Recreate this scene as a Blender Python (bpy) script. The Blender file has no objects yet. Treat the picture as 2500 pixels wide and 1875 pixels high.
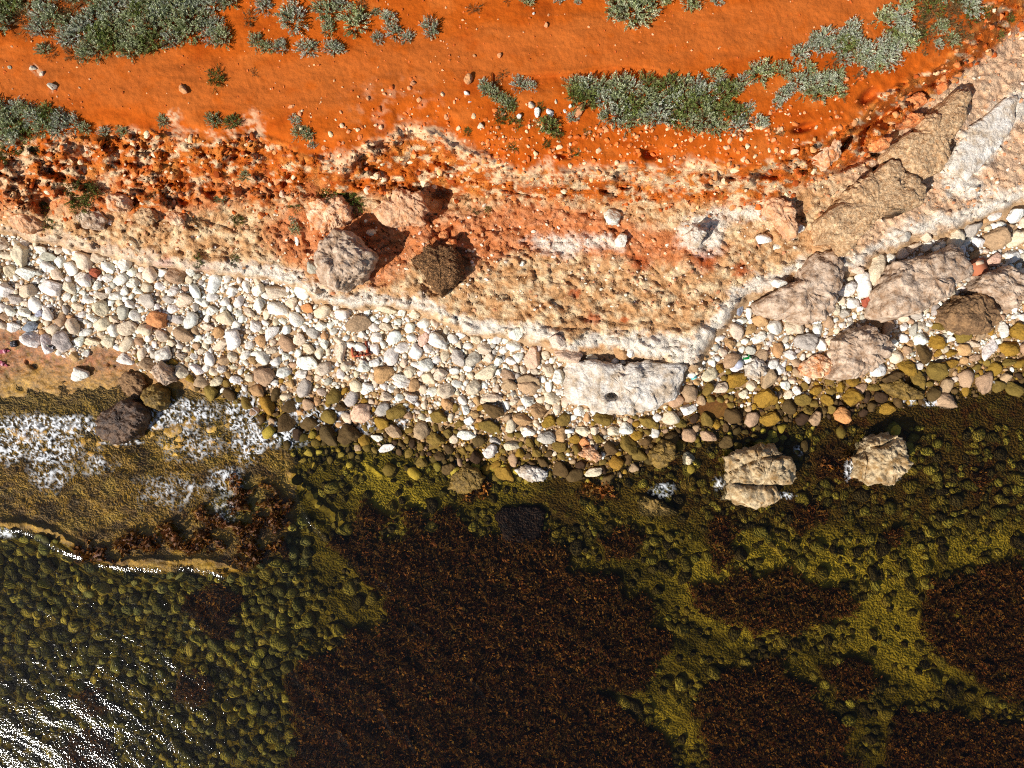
import bpy, math, random
import numpy as np

rng = np.random.default_rng(7)
random.seed(7)
sc = bpy.context.scene
col = sc.collection

# ------------------------------------------------------------------ camera, sky, sun, exposure
CAM_H = 17.3            # drone height over the sea, metres
FPX = 1667.0            # focal length in photograph pixels (2500 wide)
cam_d = bpy.data.cameras.new('drone_camera')
cam_d.sensor_width = 36.0
cam_d.lens = 36.0 * FPX / 2500.0
cam_d.clip_end = 2000.0
cam = bpy.data.objects.new('drone_camera', cam_d)
cam.location = (0, 0, CAM_H)
cam.rotation_euler = (0, 0, 0)
col.objects.link(cam)
sc.camera = cam

SUN_EL = math.radians(40.5)
SUN_AZ = math.atan2(-0.66, -0.75)          # towards the sun: down-left in the picture
sun_dir = (math.cos(SUN_EL) * math.cos(SUN_AZ), math.cos(SUN_EL) * math.sin(SUN_AZ), math.sin(SUN_EL))
w = bpy.data.worlds.new('World')
sc.world = w
w.use_nodes = True
wn = w.node_tree.nodes
wn.clear()
sky = wn.new('ShaderNodeTexSky')
sky.sky_type = 'NISHITA'
sky.sun_disc = False
sky.sun_elevation = SUN_EL
sky.sun_rotation = math.radians(90) - SUN_AZ
bg = wn.new('ShaderNodeBackground')
bg.inputs['Strength'].default_value = 0.065
wo = wn.new('ShaderNodeOutputWorld')
w.node_tree.links.new(sky.outputs[0], bg.inputs[0])
w.node_tree.links.new(bg.outputs[0], wo.inputs[0])
sl = bpy.data.lights.new('sun', 'SUN')
sl.energy = 4.6
sl.angle = math.radians(0.5)
sl.color = (1.0, 0.95, 0.87)
so = bpy.data.objects.new('sun', sl)
from mathutils import Vector, Matrix, Euler
so.rotation_euler = Vector(sun_dir).to_track_quat('Z', 'Y').to_euler()
so.location = Vector(sun_dir) * 60
col.objects.link(so)
sc.view_settings.view_transform = 'Standard'
sc.view_settings.look = 'None'
sc.view_settings.gamma = 1
sc.view_settings.use_curve_mapping = False
sc.view_settings.exposure = 0.40
sc.cycles.max_bounces = 6
sc.cycles.transparent_max_bounces = 12
sc.cycles.caustics_reflective = False
sc.cycles.caustics_refractive = False
sc.cycles.use_denoising = False
sc.cycles.filter_width = 1.1
sc.cycles.sample_clamp_indirect = 4.0

# ------------------------------------------------------------------ numeric helpers
def lin(c):
    c = np.asarray(c, float) / 255.0
    return np.where(c <= 0.04045, c / 12.92, ((c + 0.055) / 1.055) ** 2.4)

def hash_u(ix, iy, seed, k=0):
    h = (ix.astype(np.int64) * 374761393 + iy.astype(np.int64) * 668265263 + seed * 2147483647 + k * 974634967) & 0xFFFFFFFF
    h = ((h ^ (h >> 13)) * 1274126177) & 0xFFFFFFFF
    h = ((h ^ (h >> 16)) * 2246822519) & 0xFFFFFFFF
    return ((h ^ (h >> 15)) & 0xFFFFFF) / float(0x1000000)

def perlin2(x, y, seed=0):
    x = np.asarray(x, float); y = np.asarray(y, float)
    ix = np.floor(x).astype(np.int64); iy = np.floor(y).astype(np.int64)
    fx = x - ix; fy = y - iy
    sx = fx * fx * fx * (fx * (fx * 6 - 15) + 10); sy = fy * fy * fy * (fy * (fy * 6 - 15) + 10)
    def g(dx, dy):
        a = hash_u(ix + dx, iy + dy, seed) * 2 * math.pi
        return np.cos(a) * (fx - dx) + np.sin(a) * (fy - dy)
    a = g(0, 0) * (1 - sx) + g(1, 0) * sx
    b = g(0, 1) * (1 - sx) + g(1, 1) * sx
    return (a * (1 - sy) + b * sy) * 1.5

def fbm(x, y, octv=4, seed=0, gain=0.5):
    s = 0; a = 1.0; t = 0
    for o in range(octv):
        ca, sa = math.cos(.3 + .9 * o), math.sin(.3 + .9 * o)
        s = s + a * perlin2((x * ca - y * sa) * 2 ** o + o * 17.3, (x * sa + y * ca) * 2 ** o - o * 9.1, seed + o); t += a; a *= gain
    return s / t

def ridged(x, y, octv=4, seed=0):
    s = 0; a = 1.0; t = 0
    for o in range(octv):
        ca, sa = math.cos(.5 + 1.1 * o), math.sin(.5 + 1.1 * o); xr = (x * ca - y * sa) * 2 ** o + 13.7 * o; yr = (x * sa + y * ca) * 2 ** o - 7.9 * o
        s = s + a * (1 - 2 * np.abs(perlin2(xr, yr, seed + o))); t += a; a *= 0.5
    return s / t

def worley2(x, y, seed=0):
    x = np.asarray(x, float); y = np.asarray(y, float)
    ix = np.floor(x).astype(np.int64); iy = np.floor(y).astype(np.int64)
    f1 = np.full(x.shape, 9.0); f2 = np.full(x.shape, 9.0); idv = np.zeros(x.shape)
    for dx in (-1, 0, 1):
        for dy in (-1, 0, 1):
            cx = ix + dx; cy = iy + dy
            px = cx + hash_u(cx, cy, seed, 1); py = cy + hash_u(cx, cy, seed, 2)
            d = np.hypot(px - x, py - y)
            nearer = d < f1
            f2 = np.where(nearer, f1, np.minimum(f2, d))
            idv = np.where(nearer, hash_u(cx, cy, seed, 3), idv)
            f1 = np.where(nearer, d, f1)
    return f1, f2, idv

def noise3(p, seed=0):
    """cheap 3-D noise: three skewed perlin slices"""
    x, y, z = p[..., 0], p[..., 1], p[..., 2]
    return (perlin2(x + 0.71 * z, y - 0.33 * z, seed) + perlin2(y + 0.57 * x, z + 0.41 * x, seed + 11) + perlin2(z - 0.63 * y, x + 0.29 * y, seed + 23)) * 0.6

def sstep(a, b, x):
    t = np.clip((x - a) / (b - a), 0, 1)
    return t * t * (3 - 2 * t)

def in_poly(u, v, poly):
    u = np.asarray(u, float); v = np.asarray(v, float)
    ins = np.zeros(u.shape, bool)
    n = len(poly)
    for i in range(n):
        x0, y0 = poly[i]; x1, y1 = poly[(i + 1) % n]
        if y0 == y1:
            continue
        c = ((y0 > v) != (y1 > v)) & (u < (x1 - x0) * (v - y0) / (y1 - y0) + x0)
        ins ^= c
    return ins

def d_line(u, v, pts):
    d = np.full(np.shape(u), 1e9)
    for (x0, y0), (x1, y1) in zip(pts[:-1], pts[1:]):
        dx, dy = x1 - x0, y1 - y0
        t = np.clip(((u - x0) * dx + (v - y0) * dy) / (dx * dx + dy * dy + 1e-9), 0, 1)
        d = np.minimum(d, np.hypot(u - x0 - t * dx, v - y0 - t * dy))
    return d

def sd_poly(u, v, poly):
    d = d_line(u, v, list(poly) + [poly[0]])
    return np.where(in_poly(u, v, poly), -d, d)

def world(u, v, z):
    k = (CAM_H - z) / FPX
    return np.stack([(np.asarray(u) - 1250.0) * k, -(np.asarray(v) - 937.5) * k, np.asarray(z, float) * np.ones_like(k)], -1)

Z = 0.3797                                     # enlarged views of the photograph, back to its pixels
ORG = dict(A=(0, 0), B=(830, 0), C=(1660, 0), D=(0, 460), E=(830, 460), F=(1660, 460), G=(0, 930), H=(830, 930), I=(1660, 930),
           J=(0, 1395), K=(830, 1395), L=(1660, 1395))
def P(k, *pts):
    if k == 'S': return [(760 + x * 0.217, 500 + y * 0.217) for x, y in pts]
    if k == 'X': return [(1250 + x / 1.016, y / 1.016) for x, y in pts]
    if k == 'W': return [(1340 + x * 0.1899, 800 + y * 0.1899) for x, y in pts]
    ox, oy = ORG[k]
    return [(ox + x * Z, oy + y * Z) for x, y in pts]
def P1(k, x, y): return P(k, (x, y))[0]

# ------------------------------------------------------------------ lie of the land
def line(*pts):
    a = np.array(pts, float)
    return lambda u: np.interp(u, a[:, 0], a[:, 1])
L1 = line((-400, 330), (0, 352), (150, 345), (300, 330), (420, 335), (520, 345), (640, 335), (730, 385), (830, 398), (930, 345), (970, 325), (1060, 320), (1110, 350),
          (1180, 392), (1260, 420), (1400, 425), (1550, 410), (1700, 405), (1830, 415), (1930, 380), (2020, 330), (2100, 280), (2180, 220), (2270, 175), (2350, 110), (2430, 20), (2480, -60), (2900, -500))
L2 = line((-400, 540), (0, 530), (200, 520), (400, 525), (600, 500), (720, 500), (830, 480), (950, 470), (1020, 478), (1110, 472), (1200, 480), (1400, 488), (1600, 492), (1750, 500), (1880, 490),
          (1990, 440), (2080, 400), (2150, 355), (2220, 295), (2300, 225), (2400, 140), (2500, 60), (2900, -240))
L3 = line((-400, 560), (0, 562), (80, 580), (150, 590), (240, 610), (320, 632), (420, 645), (540, 660), (640, 670), (740, 690), (790, 730), (860, 742), (940, 735), (1020, 745),
          (1080, 770), (1150, 800), (1240, 810), (1310, 812), (1390, 850), (1440, 838), (1520, 832), (1600, 850), (1660, 868), (1700, 858), (1740, 800), (1790, 735), (1830, 700), (1890, 690), (1950, 650), (2030, 655), (2090, 640),
          (2150, 600), (2220, 565), (2320, 545), (2420, 500), (2500, 478), (2900, 400))
L4 = lambda u: L3(u) + np.interp(u, [0, 700, 1250, 1400, 1700, 1780, 2000, 2500], [14, 16, 26, 40, 55, 40, 40, 26])
L5 = line((-400, 1020), (0, 1020), (200, 1000), (400, 985), (560, 980), (700, 1030), (830, 1060), (1000, 1090), (1150, 1120), (1300, 1140), (1480, 1150), (1600, 1095), (1680, 1040), (1800, 1020), (1950, 1000), (2100, 985), (2300, 955), (2500, 920), (2900, 900))
L6 = line((-400, 1270), (0, 1285), (130, 1315), (220, 1370), (320, 1395), (520, 1400), (620, 1380), (690, 1330), (730, 1260), (800, 1220), (1000, 1230), (1300, 1260), (1600, 1240), (2000, 1180), (2500, 1120), (2900, 1100))
Z6 = line((-400, -0.16), (600, -0.18), (760, -0.3), (2500, -0.38))
Z7 = line((-400, -0.75), (600, -0.7), (800, -0.55), (2500, -0.6))
SHELF = [(-500, 805), (0, 800), (60, 805), (100, 850), (190, 885), (240, 850), (310, 855), (340, 905), (400, 930), (450, 920), (480, 955), (560, 985), (640, 1040), (720, 1120), (720, 1240),
         (690, 1340), (600, 1400), (500, 1405), (300, 1390), (220, 1365), (130, 1315), (0, 1285), (-500, 1270)]
SEAWEED = [
    [(700, 1640), (830, 1575), (960, 1510), (930, 1430), (850, 1390), (800, 1330), (840, 1290), (960, 1330), (1060, 1280), (1200, 1300), (1330, 1310), (1400, 1380), (1500, 1420), (1580, 1480), (1640, 1570),
     (1570, 1670), (1440, 1690), (1550, 1740), (1640, 1840), (1720, 2300), (740, 2300), (720, 1760)],
    [(1670, 1420), (1800, 1395), (1960, 1400), (2070, 1450), (2110, 1480), (2010, 1520), (1900, 1550), (1780, 1530), (1700, 1480)],
    [(2260, 1430), (2400, 1375), (2600, 1380), (2900, 1400), (2900, 1730), (2500, 1720), (2400, 1680), (2330, 1620), (2255, 1530)],
    [(1720, 1650), (1900, 1620), (1980, 1700), (2050, 1760), (2085, 1850), (2100, 2300), (1760, 2300), (1730, 1870), (1700, 1790)],
    [(2170, 1745), (2300, 1730), (2420, 1760), (2900, 1780), (2900, 2300), (2180, 2300)],
    [(2000, 1625), (2100, 1610), (2150, 1650), (2120, 1710), (2050, 1700)],
    [(130, 1302), (250, 1318), (380, 1295), (470, 1250), (560, 1185), (640, 1180), (725, 1240), (700, 1350), (600, 1400), (520, 1350), (420, 1335), (300, 1378), (190, 1372)],
    [(480, 1440), (560, 1420), (590, 1480), (560, 1560), (480, 1550), (455, 1500)],
    [(430, 1640), (490, 1615), (525, 1660), (500, 1710), (440, 1700)],
    [(190, 1690), (240, 1680), (270, 1720), (250, 1740), (200, 1730)],
    [(170, 1800), (230, 1770), (280, 1810), (270, 1875), (180, 1900), (150, 1850)],
    [(1990 - 70, 1230), (1960, 1222), (1995, 1260), (1985, 1300), (1930, 1290)],
    [(2150, 1290), (2190, 1278), (2215, 1310), (2195, 1345), (2155, 1335)],
    [(1730, 1270), (1770, 1240), (1790, 1300), (1790, 1370), (1760, 1380), (1735, 1330)],
    P('H', (60, 850), (130, 770), (230, 770), (310, 870), (300, 990), (180, 1040), (70, 1000)),
    P('H', (380, 830), (450, 790), (520, 830), (530, 980), (450, 1040), (380, 990)),
    P('H', (600, 870), (700, 840), (780, 900), (760, 1000), (640, 1010)),
    P('H', (800, 700), (930, 640), (950, 720), (860, 780), (780, 770)),
    P('H', (1680, 980), (1820, 930), (1950, 1020), (1900, 1130), (1750, 1120)),
    P('H', (1550, 720), (1680, 680), (1760, 730), (1680, 800)),
    [(1990, 1100), (2080, 1095), (2120, 1150), (2060, 1180), (2000, 1150)],
    [(2360, 1140), (2420, 1140), (2430, 1180), (2370, 1190)],
]
def weed_mask(u, v):
    uu = u + 46 * fbm(u / 75, v / 75, 4, 91); vv = v + 46 * fbm(u / 75 + 9, v / 75, 4, 92)
    m = np.zeros(np.shape(u))
    for p in SEAWEED:
        a = np.array(p)
        box = (uu > a[:, 0].min() - 30) & (uu < a[:, 0].max() + 30) & (vv > a[:, 1].min() - 30) & (vv < a[:, 1].max() + 30)
        if np.any(box):
            s = np.zeros(np.shape(u)); s[box] = sstep(14, -10, sd_poly(uu[box], vv[box], p)); m = np.maximum(m, s)
    gap = fbm(u / 48, v / 40, 3, 95)
    return m * np.where((u < 745) & (v < 1425), sstep(-.12, .12, gap + .02), sstep(-.62, -.3, gap))
# deep hollows and slits in the cliff: x, y, radius x, radius y, turn, depth
PITS = [(1070, 468, 60, 16, 0, .55), (1075, 492, 28, 26, 0, .45), (2075, 340, 70, 9, -50, .45), (1960, 312, 26, 10, -15, .3), (2160, 275, 55, 12, -38, .4), (2250, 225, 40, 14, -30, .45), (702, 440, 26, 7, -60, .3),
        (1590, 375, 22, 14, 0, .3), (1280, 470, 40, 9, 5, .3), (1860, 428, 60, 8, 6, .35), (2445, 40, 50, 14, -35, .5), (2120, 235, 26, 14, -40, .35), (160, 395, 60, 10, -15, .3), (560, 395, 26, 12, -40, .3),
        (130, 420, 30, 10, 20, .3), (520, 470, 10, 8, 0, .2), (1490, 470, 30, 8, 15, .3), (1730, 450, 26, 7, 10, .3), (930, 355, 22, 10, -30, .3), (2190, 330, 20, 12, -60, .35), (1000, 340, 30, 10, -20, .15),
        (2155, 425, 46, 7, 30, .35), (2010, 380, 26, 7, -50, .3), (880, 440, 20, 10, 0, .2), (330, 400, 40, 8, 10, .2), (1380, 380, 20, 8, 0, .15), (40, 470, 24, 18, 0, .3), (110, 500, 20, 26, 0, .3),
        (2050, 360, 50, 9, -45, .5), (2130, 300, 40, 10, -40, .55), (2200, 255, 50, 9, -35, .5), (2290, 190, 50, 9, -38, .45), (2110, 345, 30, 10, -70, .5), (2170, 300, 22, 14, 0, .4), (2090, 395, 50, 9, -25, .45), (2370, 110, 50, 9, -45, .4), (2140, 380, 26, 8, 10, .5), (1800, 435, 40, 8, 0, .3),
        (85, 893, 12, 9, 0, .10), (68, 884, 7, 6, 0, .08), (270, 888, 7, 7, 0, .06), (282, 893, 5, 6, 0, .06), (315, 920, 9, 8, 0, .05)]
def regions(u, v):
    wu = 34 * fbm(u / 85, v / 85, 4, 3); wv = 26 * fbm(u / 60 + 40, v / 60, 4, 5)
    wl = 16 * fbm(u / 45, v / 45, 3, 8)
    l1 = L1(u + wu) + wv; l2 = L2(u + wu) + wv * .6; l3 = L3(u + .35 * wu) + wl * .9; l4 = L4(u + .35 * wu) + wl * .9
    return l1, l2, l3, l4
def height(u, v):
    u = np.atleast_1d(np.asarray(u, float)); v = np.atleast_1d(np.asarray(v, float))
    l1, l2, l3, l4 = regions(u, v)
    l5 = L5(u) + 14 * fbm(u / 90, v / 90, 2, 12); l6 = L6(u) + 10 * fbm(u / 40, v / 40, 3, 13)
    l7 = l6 + np.interp(u, [0, 650, 800, 2500], [40, 50, 130, 160])
    lines = [l1 - 900, l1 - 70, l1, l1 + (l2 - l1) * .35, l1 + (l2 - l1) * .55, l2, l2 + (l3 - l2) * .5, l3, l4, (l4 + l5) * .5, l5, l6, l7, l7 + 700]
    o = np.ones_like(u)
    zs = [3.3 * o, 3.0 * o, 2.85 * o, 2.35 * o, 1.95 * o, 1.45 * o, 1.2 * o, 1.05 * o, .62 * o, .32 * o, 0 * o, Z6(u), Z7(u), -1.5 * o]
    tt = np.clip((v - l1) / np.maximum(l2 - l1, 5), 0, 1) * 5 + 1.1 * fbm(u / 90, v / 60, 3, 33)
    z = zs[0].copy()
    for a in range(len(lines) - 1):
        t = np.clip((v - lines[a]) / np.maximum(lines[a + 1] - lines[a], 3), 0, 1)
        z = np.where(v >= lines[a], zs[a] + (zs[a + 1] - zs[a]) * t, z)
    # bumps of each zone
    fl = np.floor(tt); terr = (fl + sstep(.55, .95, tt - fl) - tt) / 5 * -1.4
    cl = sstep(-25, 20, v - l1) * sstep(25, -25, v - l2)
    be = sstep(-20, 25, v - l2) * sstep(10, -14, v - l4)
    pl = sstep(10, -30, v - l1)
    sea = sstep(-20, 60, v - l5)
    f1, f2, idv = worley2(u / 26 + .5 * fbm(u / 30, v / 30, 2, 31), v / 21, 4)
    g1, g2, idg = worley2(u / 62 + .6 * fbm(u / 50, v / 50, 2, 32), v / 44, 6)
    k1, k2, idk = worley2(u / 12 + .4 * fbm(u / 14, v / 14, 2, 34), v / 10, 35)
    rough = .42 + .85 * sstep(-.35, .35, fbm(u / 110, v / 80, 2, 36))
    z = z + cl * rough * (.8 * terr + .10 * (idv - .5) + .05 * sstep(0, .3, f2 - f1) + .05 * sstep(0, .3, k2 - k1) + .09 * (idk - .5) + .26 * (idg - .5) * sstep(0, .12, g2 - g1) + .22 * fbm(u / 70, v / 50, 4, 7) + .07 * ridged(u / 22, v / 16, 3, 9) + .06 * fbm(u / 8, v / 8, 2, 37))
    rot_u = (u * .8 + v * .6) / 34; rot_v = (-u * .6 + v * .8) / 17
    h1, h2, idh = worley2(u / 48, v / 34, 16)
    tb = 2.6 * fbm(u / 150, v / 80, 4, 38); tbf = np.floor(tb); z = z + be * .11 * (tbf + sstep(.8, .97, tb - tbf) - tb * .5)
    crk = sstep(.05, 0, np.abs(fbm(u / 90 + 3, v / 70, 4, 39)))
    z = z - be * .09 * crk
    z = z + be * (.35 + 1.0 * sstep(-.25, .4, fbm(u / 120, v / 80, 2, 40))) * (.13 * fbm(u / 60, v / 45, 4, 10) + .075 * ridged(rot_u, rot_v, 4, 14) + .07 * (idh - .5) * sstep(0, .15, h2 - h1) + .03 * fbm((u + .4 * v) / 15, (v - .4 * u) / 12, 4, 17, .65) + .02 * ridged((u + .3 * v) / 27, (v - .3 * u) / 18, 3, 15))
    z = z + pl * (.05 * fbm(u / 140, v / 90, 3, 18) + .016 * fbm(u / 11, v / 10, 3, 19) + .03 * sstep(-80, -10, v - l1) * fbm(u / 22, v / 22, 3, 20))
    ledge = d_line(u, v, P('B', (1000, 465), (1200, 480), (1460, 475), (1750, 420), (1980, 440), (2190, 490))); up = sstep(-3, 6, v - np.interp(u, [1210, 1285, 1384, 1494, 1581, 1660], [177, 182, 180, 160, 167, 186]))
    z = z - pl * .10 * up * sstep(60, 5, ledge) * (u > 1200) * (u < 1680)
    bch = sstep(-10, 20, v - l4) * (1 - sea)
    z = z + bch * (.05 * fbm(u / 50, v / 50, 3, 21))
    f1, f2, ids = worley2(u / 24, v / 22, 26)
    z = z + sea * (.05 * fbm(u / 70, v / 60, 4, 22) + .03 * sstep(0.6, 0, f1))
    sh = sstep(10, -20, sd_poly(u, v, SHELF)) if len(u) else 0
    z = z + sh * (.05 * fbm(u / 40, v / 30, 4, 23) + .03 * ridged(u / 22, v / 14, 4, 24)) - bch * sh * .10
    z = z + weed_mask(u, v) * sea * (.14 + .16 * fbm(u / 40, v / 36, 3, 25) + .10 * fbm(u / 12, v / 11, 2, 28))
    for (px, py, rx, ry, a, dep) in PITS:
        c, s = math.cos(math.radians(a)), math.sin(math.radians(a))
        dx, dy = u - px, v - py
        e = ((dx * c + dy * s) / rx) ** 2 + ((-dx * s + dy * c) / ry) ** 2
        m = e < 9
        if m.any():
            z[m] -= dep * np.exp(-(e[m] ** 1.6))
    return z
def ground(u, v):
    z = height(np.array([u]), np.array([v]))[0]
    return world(np.array([u]), np.array([v]), np.array([z]))[0]

# ------------------------------------------------------------------ materials
def new_mat(name):
    m = bpy.data.materials.new(name); m.use_nodes = True
    nt = m.node_tree; nt.nodes.clear()
    return m, nt, nt.nodes, nt.links
def rough_mat(name, src='attr', c=None, c2=None, mix_scale=6, speck=.35, fine=60, bump=.5, bscale=25, rough=.85, spec=.3, bdist=.02, crack=0, mid=9):
    """weathered mineral / soil surface: colour from an attribute, the object colour or two given tones; noise breaks it up"""
    m, nt, N, Lk = new_mat(name)
    out = N.new('ShaderNodeOutputMaterial'); b = N.new('ShaderNodeBsdfPrincipled')
    Lk.new(b.outputs[0], out.inputs[0])
    tc = N.new('ShaderNodeTexCoord'); geo = N.new('ShaderNodeNewGeometry')
    pos = geo.outputs['Position']
    def noise(scale, det=6, ro=.6):
        n = N.new('ShaderNodeTexNoise'); n.inputs['Scale'].default_value = scale; n.inputs['Detail'].default_value = det; n.inputs['Roughness'].default_value = ro
        Lk.new(pos, n.inputs['Vector']); return n.outputs['Fac']
    def ramp(fac, a, bb, lo, hi):
        r = N.new('ShaderNodeMapRange'); r.inputs[1].default_value = a; r.inputs[2].default_value = bb; r.inputs[3].default_value = lo; r.inputs[4].default_value = hi
        Lk.new(fac, r.inputs[0]); return r.outputs[0]
    if src == 'attr':
        a = N.new('ShaderNodeAttribute'); a.attribute_name = 'Col'; base = a.outputs['Color']
    elif src == 'object':
        a = N.new('ShaderNodeObjectInfo'); base = a.outputs['Color']
    else:
        mx = N.new('ShaderNodeMix'); mx.data_type = 'RGBA'
        mx.inputs[6].default_value = (*lin(c), 1); mx.inputs[7].default_value = (*lin(c2), 1)
        Lk.new(ramp(noise(mix_scale, 8, .65), .38, .62, 0, 1), mx.inputs[0]); base = mx.outputs[2]
    # brightness break-up: broad and fine
    mul = N.new('ShaderNodeMath'); mul.operation = 'MULTIPLY'
    Lk.new(ramp(noise(fine, 4, .7), .3, .7, 1 - speck, 1 + speck * .7), mul.inputs[0])
    Lk.new(ramp(noise(mid, 5, .6), .3, .7, 1 - speck * .6, 1 + speck * .5), mul.inputs[1])
    vm = N.new('ShaderNodeVectorMath'); vm.operation = 'SCALE'
    Lk.new(base, vm.inputs[0]); Lk.new(mul.outputs[0], vm.inputs['Scale'])
    Lk.new(vm.outputs[0], b.inputs['Base Color'])
    b.inputs['Roughness'].default_value = rough
    b.inputs['Specular IOR Level'].default_value = spec
    hsum = noise(bscale * .5, 8, .64)
    if crack:
        vo = N.new('ShaderNodeTexVoronoi'); vo.feature = 'DISTANCE_TO_EDGE'; vo.inputs['Scale'].default_value = crack
        Lk.new(pos, vo.inputs['Vector'])
        ad = N.new('ShaderNodeMath'); ad.operation = 'ADD'
        Lk.new(hsum, ad.inputs[0]); Lk.new(ramp(vo.outputs['Distance'], 0, .12, -.35, 0), ad.inputs[1]); hsum = ad.outputs[0]
    bp = N.new('ShaderNodeBump'); bp.inputs['Strength'].default_value = bump; bp.inputs['Distance'].default_value = bdist
    Lk.new(hsum, bp.inputs['Height']); Lk.new(bp.outputs[0], b.inputs['Normal'])
    return m
M = {}
M['soil'] = rough_mat('red_soil', speck=.18, fine=36, mid=4, bump=.6, bscale=18, bdist=.05, rough=.95, spec=.1)
M['cliff'] = rough_mat('crumbling_red_rock', speck=.40, fine=34, mid=12, bump=1.0, bscale=14, bdist=.12, rough=.95, spec=.1)
M['bench'] = rough_mat('weathered_limestone_bench', speck=.36, fine=30, mid=10, bump=1.0, bscale=13, bdist=.12, rough=.92, spec=.15)
M['bed'] = rough_mat('gritty_beach_bed', speck=.4, fine=40, mid=18, bump=.8, bscale=24, bdist=.03, rough=.9, spec=.2)
M['shelf'] = rough_mat('wet_algae_rock', speck=.5, fine=20, mid=5, bump=.8, bscale=11, bdist=.07, rough=.55, spec=.4)
M['sea'] = rough_mat('olive_seabed', speck=.5, fine=18, mid=5, bump=.5, bscale=10, bdist=.07, rough=.9, spec=.1)
M['stone'] = rough_mat('beach_stone', src='object', speck=.30, fine=30, mid=11, bump=1.0, bscale=14, bdist=.07, rough=.85, spec=.25)
M['stones'] = rough_mat('beach_stones', src='attr', speck=.28, fine=32, mid=14, bump=.9, bscale=18, bdist=.045, rough=.85, spec=.25)
M['rubble'] = rough_mat('rubble', src='attr', speck=.22, fine=60, mid=20, bump=.5, bscale=40, bdist=.014, rough=.92, spec=.12)
M['grey_rock'] = rough_mat('grey_beige_rock', src='two', c=(214, 190, 166), c2=(156, 124, 96), mix_scale=5, speck=.28, fine=40, bump=1.0, bscale=9, bdist=.11, mid=8)
M['white_rock'] = rough_mat('white_limestone', src='two', c=(232, 224, 212), c2=(186, 164, 138), mix_scale=3.2, speck=.22, fine=38, bump=1.0, bscale=11, bdist=.11, mid=12)
M['brown_rock'] = rough_mat('brown_weathered_rock', src='two', c=(160, 124, 86), c2=(104, 78, 54), mix_scale=6, speck=.34, fine=40, bump=1.0, bscale=10, bdist=.11, mid=10)
M['pebbly_rock'] = rough_mat('pebbly_brown_rock', src='two', c=(168, 122, 78), c2=(96, 66, 38), mix_scale=16, speck=.5, fine=26, bump=1.0, bscale=17, bdist=.11, mid=18, crack=16)
M['tan_rock'] = rough_mat('tan_grained_slab', src='two', c=(222, 188, 146), c2=(178, 136, 94), mix_scale=11, speck=.42, fine=24, bump=1.0, bscale=20, bdist=.11, mid=14)
M['pink_rock'] = rough_mat('pink_limestone', src='two', c=(226, 184, 146), c2=(200, 142, 98), mix_scale=6, speck=.24, fine=40, bump=.9, bscale=10, bdist=.11)
M['orange_rock'] = rough_mat('orange_earth_rock', src='two', c=(206, 108, 50), c2=(226, 160, 104), mix_scale=6, speck=.34, fine=34, bump=1.0, bscale=12, bdist=.11)
M['pale_orange_rock'] = rough_mat('pale_orange_rock', src='two', c=(236, 204, 168), c2=(206, 128, 72), mix_scale=5, speck=.25, fine=36, bump=1.0, bscale=11, bdist=.11)
M['dark_rock'] = rough_mat('dark_wet_boulder', src='two', c=(112, 82, 56), c2=(52, 34, 24), mix_scale=5, speck=.4, fine=34, bump=1.0, bscale=9, bdist=.11, rough=.5, spec=.5)
M['olive_rock'] = rough_mat('olive_algae_rock', src='two', c=(150, 118, 52), c2=(94, 72, 26), mix_scale=6, speck=.36, fine=36, bump=.9, bscale=11, bdist=.11, rough=.6, spec=.4)
M['split_rock'] = rough_mat('pale_split_sea_rock', src='two', c=(214, 190, 150), c2=(146, 112, 66), mix_scale=4, speck=.4, fine=32, bump=1.0, bscale=8, bdist=.11, rough=.7, spec=.35)
M['weed_rock'] = rough_mat('weed_grown_rock', src='two', c=(70, 40, 18), c2=(34, 20, 10), mix_scale=7, speck=.5, fine=30, bump=1.0, bscale=10, bdist=.11, rough=.6)

def leaf_mat(name):
    m, nt, N, Lk = new_mat(name)
    out = N.new('ShaderNodeOutputMaterial'); b = N.new('ShaderNodeBsdfPrincipled')
    a = N.new('ShaderNodeAttribute'); a.attribute_name = 'Col'
    oi = N.new('ShaderNodeObjectInfo')
    hs = N.new('ShaderNodeHueSaturation'); mr = N.new('ShaderNodeMapRange'); mr.inputs[3].default_value = .85; mr.inputs[4].default_value = 1.12
    Lk.new(oi.outputs['Random'], mr.inputs[0]); Lk.new(mr.outputs[0], hs.inputs['Value']); Lk.new(a.outputs['Color'], hs.inputs['Color'])
    Lk.new(hs.outputs[0], b.inputs['Base Color'])
    b.inputs['Roughness'].default_value = .75; b.inputs['Specular IOR Level'].default_value = .2
    tr = N.new('ShaderNodeBsdfTranslucent'); Lk.new(hs.outputs[0], tr.inputs[0])
    mx = N.new('ShaderNodeMixShader'); mx.inputs[0].default_value = .22
    Lk.new(b.outputs[0], mx.inputs[1]); Lk.new(tr.outputs[0], mx.inputs[2]); Lk.new(mx.outputs[0], out.inputs[0])
    return m
M['leaf'] = leaf_mat('leaf')
M['weed'] = leaf_mat('seaweed_frond')

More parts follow.
